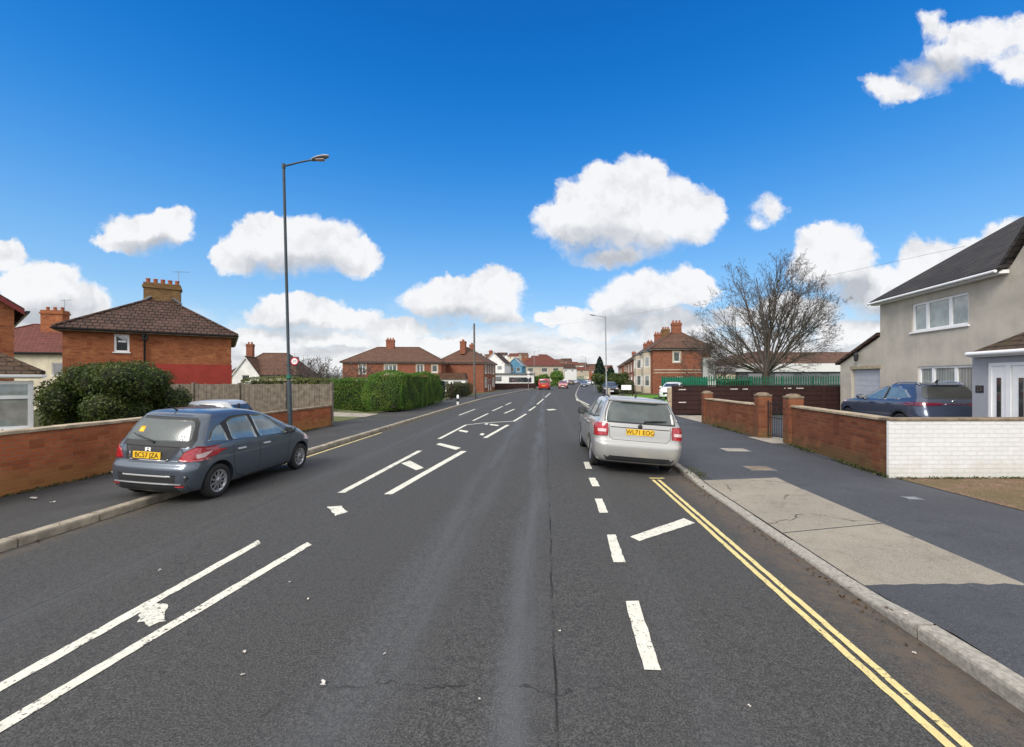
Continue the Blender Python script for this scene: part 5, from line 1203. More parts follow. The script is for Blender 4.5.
    def wheels(s, spokes=5, rimr=.2, mat='alloy', tw=.185, cover=False):
        for yc in (0, s.wb):
            for sx in (-1, 1):
                mb = MB(); Mx = Matrix.Translation((sx*s.track/2, yc, s.wr)) @ Matrix.Rotation(R(90*sx), 4, 'Y'); h = tw/2; r = s.wr
                mb.lathe([(rimr-.01, -h*.8), (rimr+.02, -h), (r-.03, -h), (r-.008, -h*.8), (r, -h*.5), (r, h*.5), (r-.008, h*.8), (r-.03, h), (rimr+.02, h), (rimr, h*.86), (rimr-.012, h*.3)], Mx, 36)
                wh = mb.build('wheel', M['rubber'], s.t, fixn=True); mb = MB()
                mb.lathe([(rimr+.006, h*.88), (rimr-.014, h*.92), (rimr-.03, h*.5)], Mx, 36); mb.lathe([(.062, h*.75), (.055, h*.86), (0, h*.88)], Mx, 16)
                for k in range(spokes):
                    a = 2*math.pi*k/spokes; m2 = Mx @ Matrix.Rotation(a, 4, 'Z'); w0, w1 = (.034, .028) if spokes < 8 else (.02, .016)
                    if cover: w0, w1 = .03, .075
                    z0, z1 = h*.62, h*.84; q = [(.04, -w0, z0), (.04, w0, z0), (rimr-.012, w1, z0), (rimr-.012, -w1, z0), (.04, -w0*.7, z1), (.04, w0*.7, z1), (rimr-.012, w1*.75, z1), (rimr-.012, -w1*.75, z1)]
                    mb.add([m2 @ Vector(p) for p in q], [(4,5,6,7), (0,4,7,3), (5,1,2,6), (0,1,5,4), (3,7,6,2)])
                mb.build('rim', M[mat], wh, fixn=True)
                mb = MB(); mb.lathe([(0, h*.30), (rimr*.96, h*.30)], Mx, 24); mb.build('brake_disc', M['trim'], wh)
    def box(s, name, lo, hi, mat, b=.008, parent=None):
        mb = MB(); mb.bbox(lo, hi, b); return mb.build(name, M[mat], parent or s.t)
    def mirror(s, sx, y, z, x, mat, w=.2):
        mb = MB(); rows = []
        for k, (f, d, hh) in enumerate(((0, .045, .05), (.12, .075, .075), (.6, .085, .085), (.93, .07, .065), (1, .03, .03))):
            for a in range(10): rows.append((sx*(x + w*f), y + d*math.sin(2*math.pi*a/10)*.9, z + hh*math.cos(2*math.pi*a/10)))
        mb.add(rows, [(k*10+a, k*10+(a+1)%10, k*10+10+(a+1)%10, k*10+10+a) for k in range(4) for a in range(10)] + [tuple(range(10)), tuple(range(40, 50))], 0, True)
        o = mb.build('wing_mirror', M[mat], s.t, fixn=True); mb = MB(); mb.box((min(sx*(x+.03), sx*(x+w*.9)), y-.084, z-.055), (max(sx*(x+.03), sx*(x+w*.9)), y-.079, z+.055)); mb.build('mirror_glass', M['car_glass_dark'], o); return o
    def plate(s, z, txt, view='B', w=.52, hh=.112, mat='plate', tilt=0, x0=0.0):
        h0, _ = s.cast((x0, -4, z), (0, 1, 0)) if view == 'B' else s.cast((x0, 8, z), (0, -1, 0))
        sg = -1 if view == 'B' else 1; y = h0.y + sg*.018
        Mx = Matrix.Translation((x0, y, z)) @ Matrix.Rotation(R(tilt), 4, 'X') @ (Matrix.Rotation(R(90), 4, 'X') if view == 'B' else Matrix.Rotation(R(180), 4, 'Z') @ Matrix.Rotation(R(90), 4, 'X'))
        mb = MB(); mb.box((-w/2, -hh/2, -.012), (w/2, hh/2, .0), 0, Mx); pl = mb.build('number_plate', M[mat], s.t)
        if txt:
            t = text_mb(txt, .118, Mx @ Matrix.Translation((0, -.004, .0025)) @ Matrix.Diagonal((.92, 1, 1, 1)), .0015); t.build('lettering', M['plate_text'], pl)
        return pl
M['paint_blue'] = paint('paint_slate_blue', (.076, .095, .121), .45, .3); M['paint_silver'] = paint('paint_silver', (.40, .395, .375), .45, .3); M['paint_navy'] = paint('paint_navy', (.055, .072, .115), .4, .35, .25)
M['paint_pale'] = paint('paint_pale', (.45, .46, .46), .15, .2); M['paint_white'] = paint('paint_white', (.70, .70, .70), 0, .05); M['paint_red'] = paint('paint_red', (.42, .022, .018), .1, .1); M['paint_black'] = paint('paint_black', (.018, .019, .022), .2, .2)
M['paint_steel'] = paint('paint_steel', (.14, .17, .22), .5, .2); M['paint_salmon'] = paint('paint_salmon', (.50, .17, .14), .1, .1)

# --- small tall hatchback, half on the left pavement
w0, w1 = at(216.8, 497), at(298.2, 468.6)
hd = math.atan2(w1.x-w0.x, w1.y-w0.y); scl = (w1-w0).length / 2.5
tr = 1.48
lv = [(.17,-.50,3.02,.74,.2,.35), (.22,-.59,3.14,.79,.22,.4), (.34,-.645,3.22,.832,.24,.45), (.53,-.655,3.24,.846,.25,.5), (.615,-.645,3.235,.846,.25,.5), (.66,-.59,3.215,.846,.25,.5), (.74,-.575,3.15,.845,.24,.5), (.82,-.565,3.0,.84,.23,.5), (.89,-.55,2.90,.829,.22,.5), (.95,-.53,2.74,.812,.22,.46),
      (.995,-.51,2.59,.79,.22,.42), (1.03,-.49,2.47,.768,.22,.4), (1.10,-.455,2.29,.742,.22,.38), (1.20,-.40,2.04,.712,.22,.36), (1.30,-.335,1.79,.682,.22,.34), (1.38,-.27,1.56,.652,.22,.32), (1.44,-.215,1.36,.612,.22,.32), (1.48,-.15,1.12,.56,.22,.32), (1.507,-.03,.93,.46,.22,.3), (1.52,.12,.74,.30,.2,.2), (1.525,.25,.6,.14,.1,.1)]
ry = (math.sin(hd), math.cos(hd)); rx = (math.cos(hd), -math.sin(hd))
roll = R(2.6); ctr = Vector((w0.x - rx[0]*(tr/2+.05)*scl, w0.y - rx[1]*(tr/2+.05)*scl, w0.z + (tr/2)*scl*math.sin(roll)))
J = Car('hatchback_car', 'slate blue hatchback parked half on the left pavement', lv, 2.5, tr, .298, 'paint_blue', ctr, -hd, roll, scl, cat='car', zs=1.035)
J.wheels(10, .195, tw=.18)
gl = lambda s, *p: (s, list(p))
for sd in 'LR':
    J.part('side_window', [gl(sd, (-.22, 1.02), (.22, .985), (.20, 1.12), (.13, 1.285), (.02, 1.27), (-.12, 1.17))], J.glass); J.part('side_window', [gl(sd, (.34, .98), (.98, .95), (.93, 1.18), (.84, 1.385), (.42, 1.375), (.28, 1.33))], J.glass)
    J.part('side_window', [gl(sd, (1.08, .95), (1.96, .925), (1.78, 1.10), (1.54, 1.27), (1.30, 1.375), (.95, 1.39))], J.glass); J.part('side_window', [gl(sd, (2.08, .93), (2.52, .935), (2.0, 1.12))], J.glass)
    mb = MB(); J.line(mb, [(.30, .98), (.33, .55), (.42, .33), (.62, .26)], sd); J.line(mb, [(1.03, .95), (1.06, .6), (1.02, .26)], sd); J.line(mb, [(2.12, .90), (2.02, .6), (2.0, .26)], sd); J.line(mb, [(.62, .26), (2.0, .26)], sd); J.line(mb, [(-.3, .93), (.3, .975), (2.1, .915)], sd, .008); mb.build('door_seam', M['black'], J.t)
    J.part('window_surround', [gl(sd, (.22, .985), (.34, .98), (.28, 1.33), (.42, 1.375), (.84, 1.385), (.93, 1.18), (.98, .95), (1.08, .95), (.95, 1.385), (.9, 1.41), (.40, 1.40), (.13, 1.30), (.20, 1.12))], 'trim', .002)
    for y in (.52, 1.25):
        h, n = J.cast((3 if sd == 'R' else -3, y, .80), (-1 if sd == 'R' else 1, 0, 0)); s = 1 if sd == 'R' else -1; J.box('door_handle', (h.x-.012 if s > 0 else h.x-.03, y-.1, .785), (h.x+.03 if s > 0 else h.x+.012, y+.1, .818), 'paint_pale')
    s = 1 if sd == 'R' else -1; J.mirror(s, 2.03, .985, .77, 'paint_blue')
    x = lambda a: s*a
    J.part('tail_light', [('B', [(x(.52), .73), (x(.62), .715), (x(.86), .72), (x(.86), .93), (x(.74), .95), (x(.60), .87)], .009), (sd, [(-.44, .725), (-.30, .74), (-.06, .90), (-.14, .925), (-.40, .955), (-.44, .955)], .007)], 'red_lens')
    J.part('indicator', [(sd, [(-.46, .765), (-.34, .775), (-.18, .86), (-.30, .86), (-.46, .83)], .011)], 'clear_lens')
    J.part('headlight', [(sd, [(2.62, .70), (3.05, .62), (3.18, .66), (2.95, .80), (2.66, .84)], .006)], 'clear_lens')
    mb = MB(); J.line(mb, [(.62, .24), (2.0, .24)], sd, .07, .008); mb.build('sill', M['trim'], J.t)
J.part('rear_window', [gl('B', (-.62, 1.06), (-.58, 1.025), (.58, 1.025), (.62, 1.06), (.565, 1.28), (.52, 1.345), (.44, 1.37), (-.44, 1.37), (-.52, 1.345), (-.565, 1.28))], 'car_glass_rear', .006, 4)
J.part('window_surround', [gl('B', (-.68, .94), (.68, .94), (.69, 1.05), (.60, 1.33), (.52, 1.41), (-.52, 1.41), (-.60, 1.33), (-.69, 1.05))], 'trim', .003, 4)
J.part('windscreen', [gl('F', (-.62, 1.06), (.62, 1.06), (.55, 1.36), (.45, 1.42), (-.45, 1.42), (-.55, 1.36))], J.glass, .005, 4)
J.part('tailgate_trim', [gl('B', (-.47, .705), (.33, .705), (.36, .745), (.46, .85), (.52, .94), (-.52, .94), (-.48, .84))], 'trim', .004, 3)
J.part('tailgate_panel', [gl('B', (.37, .70), (.52, .70), (.585, .86), (.53, .925))], 'paint_blue', .005, 3)
J.plate(.795, 'BC57 JZA', x0=-.06)
mb = MB(); J.line(mb, [(-.40, .84), (-.385, .725), (-.34, .712), (.30, .712), (.34, .74)], 'B', .018, .014); mb.build('plate_garnish', M['chrome'], J.t)
mb = MB(); J.line(mb, [(-.62, .675), (.60, .675), (.70, .72), (.86, .74)], 'B', .008); J.line(mb, [(-.5, .34), (.5, .34)], 'B', .008); mb.build('tailgate_seam', M['black'], J.t)
J.part('bumper_insert', [gl('B', (-.68, .36), (.68, .36), (.74, .44), (.70, .50), (-.70, .50), (-.74, .44))], 'trim', .003, 3); J.part('bumper_valance', [gl('B', (-.74, .21), (.74, .21), (.70, .325), (-.70, .325))], 'trim', .004, 3)
mb = MB(); J.line(mb, [(-.70, .475), (.70, .475)], 'B', .025, .012); J.line(mb, [(-.62, .345), (.62, .345)], 'B', .02, .010); mb.build('bumper_lip', M['paint_pale'], J.t)
J.part('reflector', [gl('B', (-.66, .30), (-.52, .30), (-.52, .335), (-.66, .335)), gl('B', (.52, .30), (.66, .30), (.66, .335), (.52, .335))], 'red_lens', .006, 1)
h, n = J.cast((-.06, -4, .885), (0, 1, 0)); mb = MB(); y = h.y - .016
for lo, hi in (((-.10, .862), (-.082, .912)), ((-.038, .862), (-.02, .912)), ((-.082, .882), (-.038, .894)), ((-.11, .855), (-.10, .92)), ((-.02, .855), (-.01, .92)), ((-.1, .912), (-.02, .92))): mb.box((lo[0], y, lo[1]), (hi[0], y+.014, hi[1]))
mb.build('badge', M['hi_white'], J.t)
mb = MB(); a = J.cast((0, -4, 1.0), (0, 1, 0))[0]; mb.tube([a+Vector((0,-.02,0)), a+Vector((.0,-.03,.03)), a+Vector((-.30,-.012,.10)), a+Vector((-.42,.02,.14))], [.02,.014,.01,.008], 6); mb.build('wiper', M['trim'], J.t)
mb = MB(); mb.tube([(-.05, -.02, 1.50), (-.05, -.10, 1.545), (-.05, -.20, 1.60)], [.016, .010, .006], 6); mb.build('aerial', M['trim'], J.t)
mb = MB(); bx = J.cast((.45, -4, 1.08), (0, 1, 0))[0]
for sx, rr in ((0, .05),):
    for zc in (1.055, 1.105): mb.lathe([(.034, 0), (.020, 0)], Matrix.Translation((.465, J.cast((.465, -4, zc), (0, 1, 0))[0].y-.012, zc)) @ Matrix.Rotation(R(90), 4, 'X') @ Matrix.Rotation(R(0), 4, 'Y'), 14, smooth=False)
mb.build('window_sticker', M['hi_white'], J.t)
J.part('window_label', [gl('B', (-.40, 1.15), (-.30, 1.15), (-.30, 1.24), (-.40, 1.24))], 'plate', .009, 1)

# --- silver estate car on the right
E0 = at(591.7, 464.2); eh = math.atan(33/430) ; sce = 1.0; rolle = R(3.9); tr = 1.45
ry = (math.sin(eh), math.cos(eh)); rx = (math.cos(eh), -math.sin(eh))
ctr = Vector((E0.x + rx[0]*(tr/2+.04), E0.y + rx[1]*(tr/2+.04), E0.z - (tr/2)*math.sin(rolle)))
lv = [(.19,-.70,3.15,.74,.2,.3), (.24,-.84,3.26,.80,.22,.35), (.36,-.895,3.33,.846,.24,.45), (.54,-.905,3.35,.862,.24,.5), (.60,-.895,3.35,.865,.24,.5), (.64,-.835,3.34,.865,.22,.5), (.74,-.825,3.32,.864,.2,.5), (.84,-.815,3.22,.858,.19,.5), (.91,-.80,2.95,.846,.18,.45), (.96,-.785,2.55,.826,.18,.4),
      (1.0,-.77,2.22,.800,.18,.36), (1.03,-.755,2.06,.778,.18,.34), (1.10,-.725,1.87,.748,.18,.32), (1.20,-.67,1.62,.712,.18,.3), (1.29,-.61,1.38,.678,.18,.3), (1.36,-.55,1.17,.645,.18,.3), (1.41,-.50,.99,.605,.18,.3), (1.44,-.46,.80,.545,.18,.3), (1.462,-.36,.55,.42,.18,.3), (1.472,-.18,.35,.26,.15,.2), (1.476,-.05,.2,.12,.1,.1)]
E = Car('estate_car', 'silver estate car parked by the right kerb beside the yellow lines', lv, 2.46, tr, .30, 'paint_silver', ctr, -eh, rolle, sce)
E.wheels(8, .195, tw=.19)
for sd in 'LR':
    s = 1 if sd == 'R' else -1; x = lambda a: s*a
    E.part('side_window', [gl(sd, (-.56, 1.06), (-.06, 1.01), (-.06, 1.34), (-.36, 1.33))], 'car_glass'); E.part('side_window', [gl(sd, (.02, 1.005), (.74, .985), (.70, 1.36), (.02, 1.355))], 'car_glass'); E.part('side_window', [gl(sd, (.83, .985), (1.80, .965), (1.50, 1.16), (1.18, 1.33), (.80, 1.36))], 'car_glass')
    E.part('pillar_trim', [gl(sd, (.74, .985), (.83, .985), (.80, 1.36), (.70, 1.36)), gl(sd, (-.06, 1.01), (.02, 1.005), (.02, 1.35), (-.06, 1.34))], 'trim', .005)
    mb = MB(); E.line(mb, [(.22, .98), (.28, .7), (.4, .42), (.55, .26)], sd); E.line(mb, [(.80, .98), (.83, .6), (.80, .26)], sd); E.line(mb, [(1.9, .93), (1.86, .6), (1.84, .26)], sd); E.line(mb, [(-.7, .83), (2.6, .80)], sd, .010); mb.build('door_seam', M['black'], E.t)
    for y in (.38, 1.05):
        h, n = E.cast((3*s, y, .86), (-s, 0, 0)); E.box('door_handle', (min(h.x-s*.01, h.x+s*.03), y-.1, .845), (max(h.x-s*.01, h.x+s*.03), y+.1, .88), 'paint_silver')
    E.mirror(s, 1.72, 1.0, .79, 'trim')
    E.part('tail_light', [('B', [(x(.60), .72), (x(.87), .70), (x(.87), .955), (x(.60), .955), (x(.585), .84)], .009), (sd, [(-.67, .72), (-.60, .735), (-.50, .86), (-.56, .945), (-.67, .955)], .007)], 'red_lens')
    E.part('reversing_light', [('B', [(x(.63), .79), (x(.78), .785), (x(.78), .84), (x(.63), .845)], .013)], 'clear_lens')
    mb = MB(); pts = [E.cast((x(.545), yy, 5), (0, 0, -1))[0] + Vector((0, 0, .035)) for yy in (-.35, -.2, .1, .4, .65)]; pts[0].z -= .035; pts[-1].z -= .035; mb.tube(pts, .016, 8); mb.build('roof_rail', M['trim'], E.t)
    mb = MB(); E.line(mb, [(.42, .24), (2.0, .24)], sd, .07, .008); mb.build('sill', M['trim'], E.t)
E.part('rear_window', [gl('B', (-.635, 1.0), (.635, 1.0), (.60, 1.18), (.545, 1.345), (.50, 1.365), (-.50, 1.365), (-.545, 1.345), (-.60, 1.18))], 'car_glass_rear', .007, 4)
E.part('window_surround', [gl('B', (-.67, .975), (.67, .975), (.645, 1.18), (.565, 1.385), (-.565, 1.385), (-.645, 1.18))], 'trim', .003, 4)
mb = MB(); q = [E.cast((xx, -4, 1.395), (0, 1, 0))[0] for xx in (-.58, -.3, 0, .3, .58)]; vs = []
for p in q: vs += [p + Vector((0, .10, .048)), p + Vector((0, -.085, .010)), p + Vector((0, -.08, -.012)), p + Vector((0, .02, -.005))]
mb.add(vs, [(k*4+i, k*4+(i+1)%4, k*4+4+(i+1)%4, k*4+4+i) for k in range(4) for i in range(4)] + [(0,1,2,3), (19,18,17,16)]); mb.build('roof_spoiler', M['paint_silver'], E.t, fixn=True)
E.part('windscreen', [gl('F', (-.64, 1.05), (.64, 1.05), (.56, 1.34), (-.56, 1.34))], 'car_glass', .005, 4)
E.plate(.825, 'WL71 EOG')
mb = MB(); E.line(mb, [(-.57, .945), (-.57, .72), (-.5, .66), (.5, .66), (.57, .72), (.57, .945)], 'B', .007); E.line(mb, [(-.55, .895), (.55, .895)], 'B', .014, .004); mb.build('tailgate_seam', M['black'], E.t)
E.part('bumper_insert', [gl('B', (-.60, .26), (.60, .26), (.66, .36), (-.66, .36))], 'trim', .004, 3)
h, n = E.cast((0, -4, .93), (0, 1, 0)); mb = MB(); mb.lathe([(.045, 0), (.04, .010), (0, .012)], Matrix.Translation((0, h.y-.002, .93)) @ Matrix.Rotation(R(90), 4, 'X'), 18); mb.build('badge', M['trim'], E.t)
a = E.cast((.08, -4, 1.015), (0, 1, 0))[0]; mb = MB(); mb.tube([a+Vector((0,-.02,-.01)), a+Vector((0,-.035,.02)), a+Vector((.20,-.02,.035)), a+Vector((.42,-.0,.045))], [.022,.02,.016,.008], 6); mb.build('wiper', M['trim'], E.t)
mb = MB(); p = E.cast((0, -.18, 5), (0, 0, -1))[0]; mb.tube([p, p+Vector((0,-.03,.03)), p+Vector((0,-.07,.055))], [.022, .016, .006], 6); mb.build('aerial', M['trim'], E.t)

# --- navy crossover in front of the pebbledash house
lv = [(.22,-.75,3.3,.80,.2,.3), (.30,-.88,3.44,.86,.24,.4), (.45,-.925,3.53,.905,.26,.5), (.62,-.93,3.55,.925,.27,.55), (.72,-.90,3.55,.927,.28,.55), (.82,-.86,3.52,.925,.28,.55), (.94,-.83,3.40,.918,.27,.55), (1.02,-.80,3.05,.905,.26,.5), (1.07,-.78,2.60,.885,.25,.45), (1.11,-.755,2.26,.855,.24,.4), (1.15,-.73,2.12,.83,.24,.36),
      (1.22,-.69,1.95,.795,.24,.34), (1.32,-.62,1.70,.755,.24,.32), (1.42,-.54,1.45,.718,.24,.32), (1.50,-.47,1.22,.68,.22,.32), (1.56,-.42,1.0,.63,.22,.3), (1.60,-.38,.80,.56,.2,.3), (1.625,-.25,.55,.43,.18,.3), (1.64,-.05,.35,.26,.15,.2), (1.645,.1,.2,.12,.08,.1)]
sh_ = math.atan(.176); ry = Vector((math.sin(sh_), math.cos(sh_), 0)); rx = Vector((math.cos(sh_), -math.sin(sh_), 0))
c = Vector((11.72, 12.3, 0)) + ry*.93 + rx*.925
S = Car('crossover_car', 'dark blue crossover parked on the drive in front of the pebbledash house', lv, 2.67, 1.6, .345, 'paint_navy', (c.x, c.y, .01), -sh_, 0, 1)
S.wheels(10, .23, tw=.22)
for sd in 'LR':
    s = 1 if sd == 'R' else -1; x = lambda a: s*a
    S.part('side_window', [gl(sd, (-.26, 1.20), (.14, 1.13), (.74, 1.11), (.72, 1.49), (.30, 1.475), (.0, 1.38))], 'car_glass'); S.part('side_window', [gl(sd, (.83, 1.11), (1.92, 1.085), (1.62, 1.28), (1.30, 1.43), (1.0, 1.49), (.80, 1.49))], 'car_glass')
    S.part('pillar_trim', [gl(sd, (.74, 1.11), (.83, 1.11), (.80, 1.49), (.72, 1.49))], 'trim', .005)
    mb = MB(); S.line(mb, [(1.95, 1.075), (.74, 1.10), (.14, 1.12), (-.30, 1.20), (-.02, 1.40), (.30, 1.495), (.80, 1.51), (1.15, 1.475)], sd, .022, .006); mb.build('chrome_strip', M['chrome'], S.t)
    mb = MB(); S.line(mb, [(.24, 1.11), (.30, .8), (.5, .45)], sd); S.line(mb, [(.90, 1.1), (.92, .4)], sd); S.line(mb, [(2.05, 1.05), (2.0, .4)], sd); mb.build('door_seam', M['black'], S.t)
    for y in (.48, 1.25):
        h, n = S.cast((3*s, y, .97), (-s, 0, 0)); S.box('door_handle', (min(h.x-s*.01, h.x+s*.03), y-.12, .955), (max(h.x-s*.01, h.x+s*.03), y+.12, .99), 'paint_navy')
    S.mirror(s, 1.86, 1.14, .83, 'paint_navy', .22)
    S.part('tail_light', [('B', [(x(.30), .985), (x(.70), .955), (x(.93), .94), (x(.93), 1.055), (x(.70), 1.065), (x(.30), 1.04)], .010), (sd, [(-.66, .96), (-.50, .97), (-.18, 1.04), (-.40, 1.065), (-.66, 1.062)], .008)], 'red_lens_dark')
    S.part('headlight', [(sd, [(2.75, .93), (3.3, .84), (3.42, .90), (3.0, 1.0)], .006)], 'clear_lens')
    mb = MB(); pts = [S.cast((x(.56), yy, 5), (0, 0, -1))[0] + Vector((0, 0, .045)) for yy in (-.33, -.15, .25, .6, .85)]; pts[0].z -= .045; pts[-1].z -= .045; mb.tube(pts, .02, 8); mb.build('roof_rail', M['chrome'], S.t)
    S.part('wheel_arch_trim', [(sd, [(a_ and 0 or 0)+0 and (0,0) or (math.cos(R(t))*.40, .36+math.sin(R(t))*.40) for t in range(0, 181, 20)] + [(math.cos(R(t))*.455, .36+math.sin(R(t))*.455) for t in range(180, -1, -20)])] if False else [(sd, [(math.cos(R(t))*r_, .36+math.sin(R(t))*r_), (math.cos(R(t+20))*r_, .36+math.sin(R(t+20))*r_), (math.cos(R(t+20))*.455, .36+math.sin(R(t+20))*.455), (math.cos(R(t))*.455, .36+math.sin(R(t))*.455)]) for t in range(0, 180, 20) for r_ in (.41,)], 'trim', .006, 1)
S.part('rear_window', [gl('B', (-.66, 1.16), (.66, 1.16), (.70, 1.24), (.60, 1.47), (.54, 1.52), (-.54, 1.52), (-.60, 1.47), (-.70, 1.24))], 'car_glass_dark', .006, 4)
S.part('windscreen', [gl('F', (-.70, 1.17), (.70, 1.17), (.62, 1.5), (-.62, 1.5))], 'car_glass', .005, 4)
mb = MB(); q = [S.cast((xx, -4, 1.555), (0, 1, 0))[0] for xx in (-.60, -.3, 0, .3, .60)]; vs = []
for p in q: vs += [p + Vector((0, .12, .055)), p + Vector((0, -.06, .016)), p + Vector((0, -.055, -.008)), p + Vector((0, .02, -.01))]
mb.add(vs, [(k*4+i, k*4+(i+1)%4, k*4+4+(i+1)%4, k*4+4+i) for k in range(4) for i in range(4)] + [(0,1,2,3), (19,18,17,16)]); mb.build('roof_spoiler', M['paint_navy'], S.t, fixn=True)
mb = MB(); S.line(mb, [(-.30, 1.012), (.30, 1.012)], 'B', .02, .008); mb.build('light_bar', M['red_lens_dark'], S.t); S.plate(.58, 'KY18 NRV'); S.part('bumper_insert', [gl('B', (-.72, .36), (.72, .36), (.80, .56), (-.80, .56))], 'trim', .005, 3)
h, n = S.cast((0, -4, 1.09), (0, 1, 0)); mb = MB(); mb.lathe([(.07, 0), (.055, .012)], Matrix.Translation((0, h.y-.002, 1.09)) @ Matrix.Rotation(R(90), 4, 'X') @ Matrix.Diagonal((1, .55, 1, 1)), 20); mb.build('badge', M['chrome'], S.t)
mb = MB(); p = S.cast((0, -.1, 5), (0, 0, -1))[0]; mb.tube([p, p+Vector((0,-.05,.06)), p+Vector((0,-.12,.075))], [.04, .025, .008], 6); mb.build('aerial', M['trim'], S.t)

# --- simpler cars: silver one behind the left wall, and the traffic far down the road
def small_car(name, label, loc, rz, pm, kind='hatch', group=None, cat='car', sub=0, txt=None, front=False):
    if kind == 'hatch': L = [(.18,-.55,3.0,.74,.2,.3), (.25,-.68,3.15,.81,.24,.4), (.52,-.70,3.22,.84,.25,.5), (.68,-.66,3.2,.842,.25,.5), (.82,-.63,3.0,.832,.23,.5), (.91,-.60,2.65,.81,.22,.44), (.96,-.57,2.2,.785,.22,.4), (1.08,-.50,1.95,.735,.22,.36), (1.24,-.38,1.6,.69,.22,.34), (1.36,-.26,1.28,.64,.22,.32), (1.43,-.15,1.0,.56,.2,.3), (1.46,.05,.75,.36,.2,.2), (1.468,.2,.5,.15,.1,.1)]; zt, zb = 1.33, .99; yy = [(-.30, 1.02), (.74, .965), (.70, 1.335), (.1, 1.30)], [(.82, .96), (1.9, .94), (1.35, 1.25), (.80, 1.335)]; rw = (.56, .98, .50, 1.30); tl = (.64, .68, .95); wb = 2.5
    else: L = [(.2,-.7,3.2,.80,.2,.3), (.3,-.82,3.4,.88,.2,.4), (.6,-.85,3.5,.91,.2,.5), (.9,-.84,3.4,.91,.2,.5), (1.02,-.83,2.9,.90,.2,.45), (1.1,-.82,2.5,.88,.2,.4), (1.4,-.79,2.0,.84,.2,.36), (1.62,-.74,1.6,.80,.2,.34), (1.74,-.68,1.3,.74,.2,.3), (1.80,-.5,1.0,.6,.2,.3), (1.815,-.2,.5,.3,.2,.2), (1.82,.0,.3,.12,.1,.1)]; zt, zb = 1.6, 1.15; yy = [(-.60, 1.15), (.74, 1.13), (.74, 1.6), (-.52, 1.6)], [(.84, 1.13), (2.2, 1.10), (1.6, 1.5), (.84, 1.6)]; rw = (.68, 1.12, .62, 1.6); tl = (.72, .75, 1.2); wb = 2.7
    c = Car(name, label, L, wb, 1.5, .31, pm, loc, rz, 0, 1, group, sub=sub, cat=cat)
    c.wheels(5, .2)
    for sd in 'LR':
        for q in yy: c.part('side_window', [gl(sd, *q)], 'car_glass_dark', .006, 2)
        s = 1 if sd == 'R' else -1; c.part('tail_light', [('B', [(s*tl[0], tl[1]), (s*.92, tl[1]), (s*.92, tl[2]), (s*(tl[0]+.05), tl[2])], .012)], 'red_lens', lv=2); c.part('headlight', [('F', [(s*.45, .62), (s*.80, .64), (s*.78, .78), (s*.5, .74)], .010)], 'clear_lens', lv=2)
        c.mirror(s, yy[1][1][0]-.1, zb+.04, .76, pm)
    c.part('rear_window', [gl('B', (-rw[0], rw[1]), (rw[0], rw[1]), (rw[2], rw[3]), (-rw[2], rw[3]))], 'car_glass_dark', .006, 3); c.part('windscreen', [gl('F', (-.63, zb+.06), (.63, zb+.06), (.54, zt), (-.54, zt))], 'car_glass_dark', .006, 3)
    c.part('grille', [gl('F', (-.42, .42), (.42, .42), (.40, .62), (-.40, .62))], 'trim', .006, 2); c.plate(.60 if kind == 'hatch' else .72, txt); c.plate(.40, txt, 'F', mat='hi_white'); c.part('bumper_insert', [gl('B', (-.7, .22), (.7, .22), (.72, .36), (-.72, .36))], 'trim', .006, 2)
    return c
small_car('hatchback_car', 'silver hatchback in the drive in front of the timber fence, mostly hidden', (-9.75, 14.9, -.42), R(92), 'paint_pale', sub=1)
def far_car(px, py, label, pm, kind='hatch', toward=False, group='cars far down the road', name='parked_car', cat='car'):
    p = at(px, py); a = axrot(p.y); return small_car(name, label, (p.x, p.y, roadz(uof(p.x, p.y))), (math.pi if toward else 0) - a, pm, kind, group, cat)
far_car(544, 389.9, 'bright red people carrier driving away on the left of the road', 'paint_red', 'van', name='people_carrier')
far_car(563.5, 388.2, 'pale red car coming along the middle of the road', 'paint_salmon', 'hatch', True)
far_car(584, 386.4, 'steel blue car parked on the right far down the road', 'paint_steel', 'hatch', True)
far_car(588, 384.6, 'white car parked behind the steel blue one on the right', 'paint_white', 'hatch', True)
far_car(571.5, 384.9, 'dark car in the distance left of the steel blue one', 'paint_black', 'hatch')
far_car(575.3, 383.4, 'far silver car in the middle of the distant traffic', 'paint_pale', 'hatch', True)
far_car(566.5, 383.2, 'far white car close to the left kerb', 'paint_white', 'hatch')
far_car(581.0, 383.0, 'farthest dark car on the right', 'paint_black', 'hatch', True)
for px_, py_, lb_, pm_, tw_ in ((578.2, 382.5, 'far blue car in the middle of the distant queue', 'paint_steel', True), (592.5, 383.9, 'far black car parked by the conifer', 'paint_black', True), (569.2, 382.4, 'far red car at the back of the distant queue', 'paint_red', False), (586.6, 382.8, 'far silver car parked behind the white one on the right', 'paint_pale', True)): far_car(px_, py_, lb_, pm_, 'hatch', tw_)
p = Vector((13.1, 37.2, 0)); small_car('parked_car', 'white car behind the dark brown fence, nose towards the grass', (14.6, 38.6, .02), R(150), 'paint_white')
small_car('parked_car', 'dark parked car by the bushes past the silver estate car', (axis(52)+6.8, 52, -.02), -axrot(47)+math.pi, 'paint_black')
